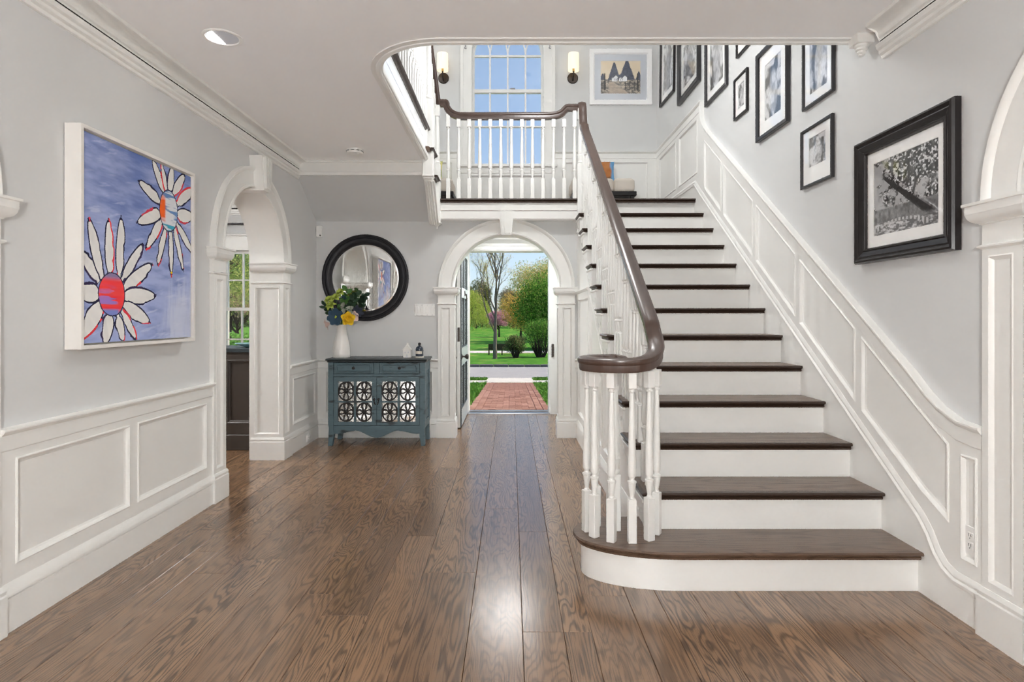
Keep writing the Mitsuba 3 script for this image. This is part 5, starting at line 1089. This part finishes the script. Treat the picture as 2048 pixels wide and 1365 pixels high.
def added_globe_lamp(name, label, x, y, z, r, L, zc, weight, col=(0.995, 0.99, 0.98)):
    k = thing(name, label, 'pendant lamp')
    s = trimesh.creation.icosphere(subdivisions=3, radius=r); s.apply_translation([x, y, z])
    add('globe', s, 'mat_cream', k, smooth=True, emitter=emit([L * c for c in col], weight))
    add('canopy', place(lathe([(0, -0.03), (0.05, -0.025), (0.06, 0)], 20), frame_matrix([1, 0, 0], [0, 1, 0], [0, 0, 1], [x, y, zc])), 'mat_bronze', k)
    add('rod', tube([(x, y, z + r * 0.95), (x, y, zc - 0.02)], 0.006, 8), 'mat_bronze', k)
fl = thing('added_floor_lamp', 'added fill light, large white globe on a pole, unseen behind the viewer', 'floor lamp')  # invented fill lamp, brightens ceiling and hall from behind the camera
s_ = trimesh.creation.icosphere(subdivisions=3, radius=0.21); s_.apply_translation([CX, -0.9, 1.42])
add('globe', s_, 'mat_cream', fl, smooth=True, emitter=emit([L_HALL * c for c in (0.995, 0.99, 0.98)], 6.0))
add('pole', place(lathe([(0, 0), (0.15, 0), (0.15, 0.02), (0.02, 0.03), (0.014, 0.05), (0.014, 1.22)], 24), frame_matrix([1, 0, 0], [0, 1, 0], [0, 0, 1], [CX, -0.9, 0])), 'mat_bronze', fl)
added_globe_lamp('added_pendant_lamp', 'added fill light, white globe high over the landing stairs, out of view', -1.30, 5.6, 5.0, 0.17, L_STAIR, ZT, 3.0)  # added to lift the upper stairwell, no such source in view
added_globe_lamp('added_pendant_lamp', 'added fill light, white globe high over the lower flight, out of view', 1.0, 4.0, 5.05, 0.17, L_STAIR, ZT, 3.0)  # second added fill globe for the stairwell walls
added_globe_lamp('added_pendant_lamp', 'added fill light, white globe in the room beyond the left arch', -3.9, 4.4, 2.15, 0.15, L_SIDE, ZC, 2.0)  # added to brighten the side room seen through the arch
added_globe_lamp('added_pendant_lamp', 'added fill light, large white globe hanging in the stairwell, out of view', 0.30, 4.4, 3.50, 0.20, 19.0, ZT, 5.0)  # added fill, placed so picture frames cast shadows towards the camera
vl = thing('added_ceiling_lamp', 'added fill light, wide flush disc on the vestibule ceiling, hidden above the arch', 'ceiling lamp')  # added unseen disc, brightens the vestibule and gives the floor its glare
add('diffuser', place(lathe([(0, -0.045), (0.20, -0.042), (0.32, -0.02), (0.34, 0.0), (0, 0.0)], 36), frame_matrix([1, 0, 0], [0, 1, 0], [0, 0, 1], [CX, 6.55, 2.148])), 'mat_cream', vl, smooth=True, emitter=emit([L_VEST * 0.47] * 3, 2.0))

# ------------------------------------------------------------------ outdoors
def gz(y):
    y = np.asarray(y, float)
    return np.where(y < 8.5, -0.15, np.where(y < 32, -0.15 - 0.056 * (y - 8.5), -1.466))
def ground_strip(x0, x1, y0, y1, ny=None, dz=0.0, nx=2):
    ys = np.linspace(y0, y1, ny or max(2, int((y1 - y0) / 1.5) + 1))
    if y0 < 8.5 < y1 or y0 < 32 < y1: ys = np.sort(np.unique(np.concatenate([ys, [v for v in (8.5, 32.0) if y0 < v < y1]])))
    xs = np.linspace(x0, x1, nx); X, Y = np.meshgrid(xs, ys)
    V = np.stack([X.ravel(), Y.ravel(), gz(Y.ravel()) + dz], 1)
    i = (np.arange(nx - 1)[None] + np.arange(len(ys) - 1)[:, None] * nx).ravel()
    return trimesh.Trimesh(V, np.vstack([np.stack([i, i + 1, i + nx + 1], 1), np.stack([i, i + nx + 1, i + nx], 1)]), process=False)
def grass_col(p, n, uv):
    a = fbm(p.x * 3.0, p.y * 1.2, 0.0, 3); b = fbm(p.x * 0.25, p.y * 0.12, 4.0, 2)
    c = mix((0.035, 0.125, 0.016), (0.085, 0.235, 0.030), dr.clip(a * 0.7 + b * 0.5 - 0.1, 0, 1))
    return mix(c, (0.20, 0.24, 0.07), smoothstep(0.55, 0.8, fbm(p.x * 0.8, p.y * 0.5, 9.0, 2)) * 0.5)
mat('mat_grass', mikit.proc(grass_col), 0.9, 0.1)
def asph(p, n, uv): return mix((0.22, 0.225, 0.24), (0.30, 0.305, 0.32), fbm(p.x * 6.0, p.y * 6.0, 0.0, 3))
mat('mat_asphalt', mikit.proc(asph), 0.8, 0.3)
def conc(p, n, uv): return mix((0.38, 0.38, 0.37), (0.52, 0.52, 0.50), fbm(p.x * 4.0, p.y * 4.0, 0.0, 3))
mat('mat_concrete', mikit.proc(conc), 0.85, 0.2)
mat('mat_curb', [0.10, 0.105, 0.11], 0.8, 0.3)
PXL, PXR = CX - 0.595, CX + 0.625
EX = 160
struct('front_lawn', cat(ground_strip(-EX, PXL, YE + 0.22, 15.9), ground_strip(PXR, EX, YE + 0.22, 15.9)), 'mat_grass', 'green front lawn either side of the brick path', 'lawn')
struct('front_step', box(PXL - 0.4, PXR + 0.4, YE + 0.22, 8.35, -0.45, -0.145), 'mat_concrete', 'doorstep slab just outside the front door', 'doorstep')
struct('path_bed', ground_strip(PXL, PXR, 8.2, 15.9, dz=-0.02), 'mat_concrete', 'mortar bed under the brick path', 'path bed')
struct('sidewalk', cat(ground_strip(-EX, PXL - 0.02, 15.9, 17.2, dz=0.0), ground_strip(PXR + 0.02, EX, 15.9, 17.2)), 'mat_concrete', 'pale concrete sidewalk crossing in front of the house', 'sidewalk')
struct('path_apron', ground_strip(PXL - 0.05, PXR + 0.05, 15.92, 18.55, dz=0.006), 'mat_concrete', 'pale concrete slab between the brick path and the street', 'slab')
struct('verge', cat(ground_strip(-EX, PXL - 0.06, 17.2, 18.5), ground_strip(PXR + 0.06, EX, 17.2, 18.5)), 'mat_grass', 'strip of grass between the sidewalk and the street', 'grass strip')
struct('street', ground_strip(-EX, EX, 18.5, 32.0, dz=-0.04), 'mat_asphalt', 'grey asphalt street in front of the house', 'street')
struct('park_lawn', ground_strip(-EX, EX, 32.2, 150, dz=0.04, nx=2), 'mat_grass', 'wide green park lawn across the street', 'lawn')
struct('far_ground', ground_strip(-400, 400, 150, 420, dz=-0.2), 'mat_grass', 'distant ground behind the park trees', 'ground')
struct('park_walk', ground_strip(-EX, EX, 42.6, 45.4, dz=0.055), 'mat_concrete', 'pale walkway across the park behind the wooden bench', 'walkway')
orng = random.Random(21); nrng = np.random.default_rng(5)
cs = thing('curb', 'row of dark curb stones along the far side of the street', 'curb', kind='structure')
x = -16.0
while x < 6:
    w = orng.uniform(0.7, 1.1); add('curb_stone', cbox(x + 0.012, x + w - 0.012, 31.95 + orng.uniform(-.015, .015), 32.25, -1.55, -1.385 + orng.uniform(-.015, .012), 0.02), 'mat_curb', cs); x += w
# brick path
bp = thing('brick_path', 'red brick path from the front door to the sidewalk', 'path')
BR = [mat(f'mat_brick_{i}', c, 0.85, 0.2) for i, c in enumerate(([0.235, 0.130, 0.108], [0.27, 0.155, 0.13], [0.21, 0.11, 0.092], [0.30, 0.18, 0.155]))]
rest = []; nb = 0
def brick(x0, x1, y0, y1):
    global nb
    dz = orng.uniform(-0.003, 0.004)
    z = [float(gz(v)) for v in (y0, y1)]
    m = cbox(x0 + 0.003, x1 - 0.003, y0 + 0.003, y1 - 0.003, -0.05, dz, 0.004)
    m.vertices[:, 2] += z[0] + (z[1] - z[0]) * (m.vertices[:, 1] - y0) / (y1 - y0)
    nb += 1
    if nb <= 290: add('brick', m, orng.choice(BR), bp)
    else: rest.append(m)
y = 8.35
bw = 0.105
row = 0
sidey = {0: 8.35, 1: 8.35, 2: 8.35, 3: 8.35}
edges = [PXL, PXL + 0.105, PXL + 0.21, PXR - 0.21, PXR - 0.105, PXR]
while y < 15.85:
    xs_ = np.linspace(edges[2], edges[3], 5)
    if row % 2:
        st_ = [xs_[0]] + [(a + b) / 2 for a, b in zip(xs_[:-1], xs_[1:])] + [xs_[-1]]
    else: st_ = list(xs_)
    for a, b in zip(st_[:-1], st_[1:]): brick(a, b, y, y + bw)
    if row % 2 == 0:
        for q, (a, b) in enumerate(((edges[0], edges[1]), (edges[1], edges[2]), (edges[3], edges[4]), (edges[4], edges[5]))):
            o = bw if q in (1, 2) else 0
            brick(a, b, y + o, y + o + 2 * bw)
    y += bw; row += 1
add('brick_field', cat(rest), BR[0], bp, kind='stuff', label='farther bricks of the path')
# grass blades beside the path
def blades(n, x0, x1, y0, y1, h):
    x = nrng.uniform(x0, x1, n); y = y0 + (y1 - y0) * nrng.random(n) ** 1.4; z = gz(y)
    a = nrng.uniform(0, 2 * PI, n); hh = h * nrng.uniform(0.5, 1.2, n); w = 0.004 + 0.0004 * y
    dx, dy = np.cos(a), np.sin(a); lean = nrng.normal(0, 0.35, (n, 2)) * hh[:, None]
    V = np.stack([np.stack([x - dx * w, y - dy * w, z], 1), np.stack([x + dx * w, y + dy * w, z], 1), np.stack([x + lean[:, 0], y + lean[:, 1], z + hh], 1)], 1).reshape(-1, 3)
    return V, np.arange(3 * n).reshape(-1, 3)
gv = [blades(9000, PXL - 2.6, PXL + 0.015, 8.3, 15.9, 0.07), blades(9000, PXR - 0.015, PXR + 2.6, 8.3, 15.9, 0.07), blades(3000, -3, PXL - 0.08, 17.2, 18.5, 0.06), blades(3000, PXR + 0.08, 3, 17.2, 18.5, 0.06)]
V = np.vstack([g[0] for g in gv]); F = np.arange(len(V)).reshape(-1, 3)
tone = np.repeat(nrng.random(len(F)), 3)[:, None]
scene['mat_leaf'] = {'type': 'twosided', 'bsdf': {'type': 'principled', 'base_color': {'type': 'mesh_attribute', 'name': 'vertex_color'}, 'roughness': 0.7, 'specular': 0.25}}
scene['mat_foliage'] = {'type': 'principledthin', 'base_color': {'type': 'mesh_attribute', 'name': 'vertex_color'}, 'roughness': 0.7, 'diff_trans': 0.7, 'spec_trans': 0.0, 'eta': 1.3}
add('grass', trimesh.Trimesh(V, F, process=False), 'mat_leaf', color=np.array([0.06, 0.16, 0.015]) * (1 - tone) + np.array([0.16, 0.34, 0.05]) * tone, label='blades of grass along the edges of the brick path', category='grass', kind='stuff')

def cards(C, size, cols, droop=0.0):
    """one small leaf quad per centre"""
    n = len(C); a = nrng.normal(size=(n, 3)); a /= np.linalg.norm(a, axis=1, keepdims=True)
    b = np.cross(a, nrng.normal(size=(n, 3))); b /= np.linalg.norm(b, axis=1, keepdims=True)
    if droop: a = a * (1 - droop) + np.array([0, 0, -1.0]) * droop
    s = size * nrng.uniform(0.6, 1.3, (n, 1))
    V = np.stack([C - a * s, C - b * s * 0.5, C + a * s, C + b * s * 0.5], 1).reshape(-1, 3)
    i = np.arange(n) * 4
    F = np.vstack([np.stack([i, i + 1, i + 2], 1), np.stack([i, i + 2, i + 3], 1)])
    t = nrng.random(n)
    cols = np.asarray(cols, float); k = nrng.integers(0, len(cols), n)
    col = cols[k] * (1.35 + 1.1 * t[:, None])
    return trimesh.Trimesh(V, F, process=False), np.clip(np.repeat(col, 4, axis=0), 0, 1)
def branches(base, h, r0, seed, levels=4, spread=0.55, up=0.35, first=0.35, kids=(3, 4)):
    g = np.random.default_rng(seed); segs, tips = [], []
    def grow(p, d, L, r, lv):
        n = 4 if lv else 6; pts = [p]; q = p.copy(); dd = d.copy()
        for i in range(n):
            dd = dd + g.normal(0, 0.10 if lv else 0.035, 3) + np.array([0, 0, 0.06 * up]); dd /= np.linalg.norm(dd); q = q + dd * L / n; pts.append(q.copy())
        segs.append(tube(np.array(pts), np.linspace(r, r * (0.40 if lv else 0.14), n + 1), 7 if lv == 0 else 5 if lv < 3 else 4))
        for t in np.linspace(0.2, 1, 4): tips.append((np.array(pts[0]) * (1 - t) + np.array(pts[-1]) * t, lv))
        if lv >= levels: return
        m = g.integers(kids[0], kids[1] + 1) + (5 if lv == 0 else 0)
        for j in range(m):
            t = first + (1 - first) * (j + g.random() * 0.8) / m if lv == 0 else 0.3 + 0.7 * (j + 0.5) / m
            at = min(int(t * n), n - 1); p2 = pts[at] + (pts[at + 1] - pts[at]) * (t * n - at)
            a = g.uniform(0, 2 * PI); x = np.cross(dd, [0.2, 0.5, 0.3]); x /= np.linalg.norm(x); y = np.cross(dd, x)
            nd = d * (1 - spread) + (math.cos(a) * x + math.sin(a) * y) * spread + np.array([0, 0, up]); nd /= np.linalg.norm(nd)
            grow(p2, nd, L * g.uniform(0.45, 0.65) * (1.0 if lv else 0.95), r * (0.36 if lv == 0 else 0.5), lv + 1)
    grow(np.asarray(base, float), np.array([0.015, 0, 1.0]), h, r0, 0)
    return cat(segs), tips
def bark(p, n, uv): return mix((0.10, 0.085, 0.07), (0.24, 0.21, 0.18), fbm(p.x * 14.0, p.y * 14.0, p.z * 4.0, 3))
mat('mat_bark', mikit.proc(bark), 0.9, 0.1)
mat('mat_barkdark', [0.05, 0.04, 0.033], 0.9, 0.1)
def blob(n, c, rad, seed, lumps=26, shell=0.35):
    """points in leafy clumps that fill an ellipsoid"""
    g = np.random.default_rng(seed); u = g.normal(size=(lumps, 3)); u /= np.linalg.norm(u, axis=1, keepdims=True)
    L = u * (shell + (1 - shell) * g.random((lumps, 1)) ** 0.5) * 0.78
    k = g.integers(0, lumps, n); v = g.normal(size=(n, 3)); v /= np.linalg.norm(v, axis=1, keepdims=True)
    P = L[k] + v * (g.random((n, 1)) ** 0.45) * 0.36
    return np.asarray(c) + P * np.asarray(rad)
def leafy_tree(name, label, base, h, r0, crown_c, crown_r, n, size, cols, seed, cat_='tree', group=None, trunk='mat_barkdark', levels=3, lumps=26):
    k = thing(name, label, cat_, group)
    b, tips = branches(base, h, r0, seed, levels=levels)
    add('trunk', b, trunk, k, smooth=True)
    m, c = cards(blob(n, crown_c, crown_r, seed + 1, lumps), size, cols)
    add('foliage', m, 'mat_foliage', k, color=c, kind='stuff')
GZ = -1.43
# slender young tree
yt = thing('young_tree', 'slender young tree with thin bare branches and sparse buds, left of the shrubs', 'tree')
b, tips = branches((-0.98, 37.0, GZ), 5.6, 0.14, 46, levels=5, spread=0.46, up=0.40, first=0.28, kids=(3, 3))
add('trunk', b, 'mat_bark', yt, smooth=True)
tp = np.array([t for t, lv in tips if lv >= 2]); tp = tp[nrng.integers(0, len(tp), 9000)] + nrng.normal(0, 0.10, (9000, 3))
m, c = cards(tp, 0.026, [[0.40, 0.38, 0.10], [0.50, 0.30, 0.10], [0.30, 0.26, 0.10], [0.55, 0.52, 0.20]])
add('buds', m, 'mat_foliage', yt, color=c, kind='stuff', label='tiny yellow and rust buds')
# pink blossom tree
leafy_tree('blossom_tree', 'small tree covered in pink blossom behind the slender tree', (-1.50, 76.0, GZ), 1.8, 0.14, (-1.50, 76.0, 0.95), (1.65, 1.5, 1.1), 14000, 0.06, [[0.40, 0.22, 0.29], [0.34, 0.17, 0.24], [0.46, 0.31, 0.36], [0.28, 0.15, 0.19]], 7, levels=3)
# willow
wi = thing('willow', 'yellow-green weeping willow at the left behind the lawn', 'tree')
b, tips = branches((-8.4, 112, GZ), 5.0, 0.4, 91, levels=2, up=0.2)
add('trunk', b, 'mat_barkdark', wi, smooth=True)
C = []
for i in range(520):
    th, q = nrng.uniform(0, 2 * PI), nrng.random() ** 0.5
    rx_ = 4.9 * q; top = 7.0 * math.sqrt(max(0.02, 1 - (q * 0.93) ** 2)) - 0.9 + nrng.normal(0, 0.25)
    L_ = nrng.uniform(1.4, 4.4); nn = 70
    s_ = np.linspace(0, 1, nn)
    C.append(np.stack([-8.4 + rx_ * math.cos(th) * (1 + 0.06 * s_) + 0.05 * nrng.normal(size=nn), 112 + rx_ * math.sin(th) * (1 + 0.06 * s_), np.maximum(top - L_ * s_, GZ + 0.25 + 0.4 * nrng.random())], 1))
m, c = cards(np.vstack(C), 0.105, [[0.27, 0.30, 0.06], [0.33, 0.36, 0.09], [0.20, 0.25, 0.05], [0.38, 0.40, 0.14]], droop=0.75)
add('foliage', m, 'mat_foliage', wi, color=c, kind='stuff', label='hanging yellow-green fronds')
# big green tree on the right
leafy_tree('green_tree', 'large bright green tree filling the right of the doorway view', (3.1, 48.0, GZ), 3.0, 0.22, (3.5, 48.0, 1.9), (3.3, 3.0, 3.2), 62000, 0.068, [[0.045, 0.13, 0.014], [0.075, 0.20, 0.025], [0.025, 0.075, 0.012], [0.16, 0.27, 0.05], [0.22, 0.27, 0.08]], 17, levels=3, lumps=60)
leafy_tree('blooming_tree', 'taller pale yellow-green tree behind the large green one', (4.4, 62.0, GZ), 5.0, 0.25, (4.2, 62.0, 4.6), (4.4, 3.0, 3.4), 34000, 0.075, [[0.32, 0.33, 0.14], [0.42, 0.40, 0.20], [0.20, 0.26, 0.07], [0.40, 0.27, 0.12]], 27, levels=4, lumps=50)
leafy_tree('rust_tree', 'sparse rust and yellow young foliage between the slender tree and the green tree', (0.9, 58.0, GZ), 3.4, 0.14, (0.9, 58.0, 2.0), (2.5, 2.0, 2.6), 11000, 0.06, [[0.42, 0.24, 0.06], [0.46, 0.36, 0.10], [0.30, 0.24, 0.08]], 37, levels=4, lumps=40)
# shrubs
def shrub(name, label, c, rad, n, size, cols, seed, stems=22, h=1.0):
    k = thing(name, label, 'shrub'); g = np.random.default_rng(seed); ts = []
    for i in range(stems):
        a = g.uniform(0, 2 * PI); sp_r = g.random() ** 0.6
        top = np.array([c[0] + rad[0] * 0.9 * sp_r * math.cos(a), c[1] + rad[1] * 0.9 * sp_r * math.sin(a), GZ + h * g.uniform(0.7, 1.05)])
        b0 = np.array([c[0] + 0.16 * rad[0] * math.cos(a), c[1] + 0.16 * rad[1] * math.sin(a), GZ])
        ts.append(tube(smooth_path([b0, b0 * 0.55 + top * 0.45 + [0, 0, 0.05 * h], top], 4), np.linspace(0.024, 0.008, 9), 5))
    add('stems', cat(ts), 'mat_barkdark', k, smooth=True)
    m, cc = cards(blob(n, c, rad, seed + 2, 34), size, cols); add('foliage', m, 'mat_foliage', k, color=cc, kind='stuff')
shrub('shrub', 'rounded dark green shrub in front of the park bench', (0.30, 37.9, GZ + 0.82), (0.86, 0.7, 0.68), 7500, 0.038, [[0.06, 0.10, 0.03], [0.10, 0.15, 0.05], [0.17, 0.20, 0.09], [0.12, 0.08, 0.05]], 51, 46, 1.4)
shrub('shrub', 'tall shrub with many bare dark stems under the large green tree', (1.9, 38.5, GZ + 1.75), (1.6, 1.0, 0.75), 5200, 0.045, [[0.04, 0.11, 0.02], [0.08, 0.19, 0.03], [0.15, 0.22, 0.06]], 57, 44, 2.2)
# far tree line
far = [(-7.6, 130, 10.2, 6.5, [[0.08, 0.09, 0.035], [0.13, 0.13, 0.05]], 'dull olive round tree rising behind the willow'), (-25, 122, 6.5, 6.5, [[0.10, 0.16, 0.04], [0.16, 0.22, 0.06]], 'mid green tree left of the willow in the far line'),
       (0.5, 135, 9.0, 7.0, [[0.16, 0.13, 0.11], [0.20, 0.18, 0.13], [0.24, 0.22, 0.14]], 'hazy brown leafless tree behind the pink blossom'), (6.5, 132, 8.0, 7.5, [[0.14, 0.15, 0.06], [0.22, 0.22, 0.09]], 'yellow-brown tree in the far line behind the green tree'),
       (17, 125, 8.5, 8.0, [[0.05, 0.11, 0.03], [0.08, 0.16, 0.04]], 'dark green tree at the far right of the tree line'), (-36, 130, 8.0, 8.0, [[0.07, 0.11, 0.03], [0.12, 0.17, 0.05]], 'broad green tree far out to the left')]
for i, (x_, y_, h_, w_, cols_, lb_) in enumerate(far):
    leafy_tree('far_tree', lb_, (x_, y_, GZ), h_ * 0.5, 0.3, (x_, y_, GZ + h_ * 0.60), (w_ * 0.55, w_ * 0.5, h_ * 0.46), 14000, 0.15, cols_, 200 + i * 7, levels=3, lumps=36)
# a low far hedge closes the lawn
m, c = cards(np.stack([nrng.uniform(-90, 60, 26000), 147 + nrng.normal(0, 1.0, 26000), GZ + 3.4 * nrng.random(26000) ** 0.8], 1), 0.3, [[0.06, 0.08, 0.035], [0.11, 0.12, 0.06], [0.09, 0.14, 0.045]])
add('far_hedge', m, 'mat_foliage', color=c, kind='stuff', label='low dark hedge closing the far side of the park lawn', category='hedge')
# trees seen through the side room window
leafy_tree('garden_tree', 'leafy spreading tree outside the side room window, nearest', (-13.6, 27.0, float(gz(27))), 4.2, 0.22, (-12.6, 27.0, 3.7), (3.8, 3.0, 2.5), 20000, 0.042, [[0.16, 0.22, 0.05], [0.28, 0.33, 0.10], [0.09, 0.14, 0.035], [0.36, 0.38, 0.14]], 301, levels=4, lumps=30, trunk='mat_barkdark')
leafy_tree('garden_tree', 'dark green tree behind the nearest one outside the side room window', (-24.5, 52.0, GZ), 4.2, 0.3, (-24.0, 52.0, 4.3), (4.5, 3.5, 3.2), 24000, 0.09, [[0.05, 0.13, 0.03], [0.09, 0.20, 0.05], [0.15, 0.25, 0.07]], 311, levels=3, lumps=44)
leafy_tree('garden_tree', 'tree with pinkish foliage low in the side room window', (-20.0, 44.0, GZ), 2.6, 0.2, (-19.6, 44.0, 2.2), (1.9, 1.6, 1.2), 6000, 0.07, [[0.40, 0.26, 0.24], [0.22, 0.26, 0.10]], 321, levels=4, lumps=30)
m, c = cards(np.stack([nrng.uniform(-8.5, -2.0, 24000), nrng.uniform(9.6, 10.3, 24000), -0.2 + 1.12 * nrng.random(24000) ** 0.6], 1), 0.026, [[0.06, 0.15, 0.03], [0.11, 0.24, 0.05], [0.16, 0.30, 0.08]])
add('garden_hedge', m, 'mat_foliage', color=c, kind='stuff', label='clipped green hedge below the side room window', category='hedge')
# park bench
pb_ = thing('park_bench', 'dark brown wooden park bench with its back to the house', 'bench')
mat('mat_benchwood', [0.055, 0.035, 0.028], 0.7, 0.3)
b0x, b1x, by_ = -1.52, 0.30, 40.6
for i in range(5): add('back_slat', cbox(b0x, b1x, by_ + 0.01 * i, by_ + 0.03 + 0.01 * i, GZ + 0.74 - i * 0.08 - 0.060, GZ + 0.74 - i * 0.08 + 0.016, 0.004), 'mat_benchwood', pb_)
for i in range(4): add('seat_slat', cbox(b0x, b1x, by_ + 0.07 + i * 0.11, by_ + 0.16 + i * 0.11, GZ + 0.38, GZ + 0.41, 0.004), 'mat_benchwood', pb_)
for x_ in (b0x + 0.02, (b0x + b1x) / 2, b1x - 0.02):
    add('leg', cat(cbox(x_ - 0.03, x_ + 0.03, by_ + 0.02, by_ + 0.08, GZ, GZ + 0.75, 0.004), cbox(x_ - 0.03, x_ + 0.03, by_ + 0.44, by_ + 0.50, GZ, GZ + 0.40, 0.004), cbox(x_ - 0.025, x_ + 0.025, by_ + 0.03, by_ + 0.50, GZ + 0.33, GZ + 0.38, 0.004)), 'mat_benchwood', pb_)
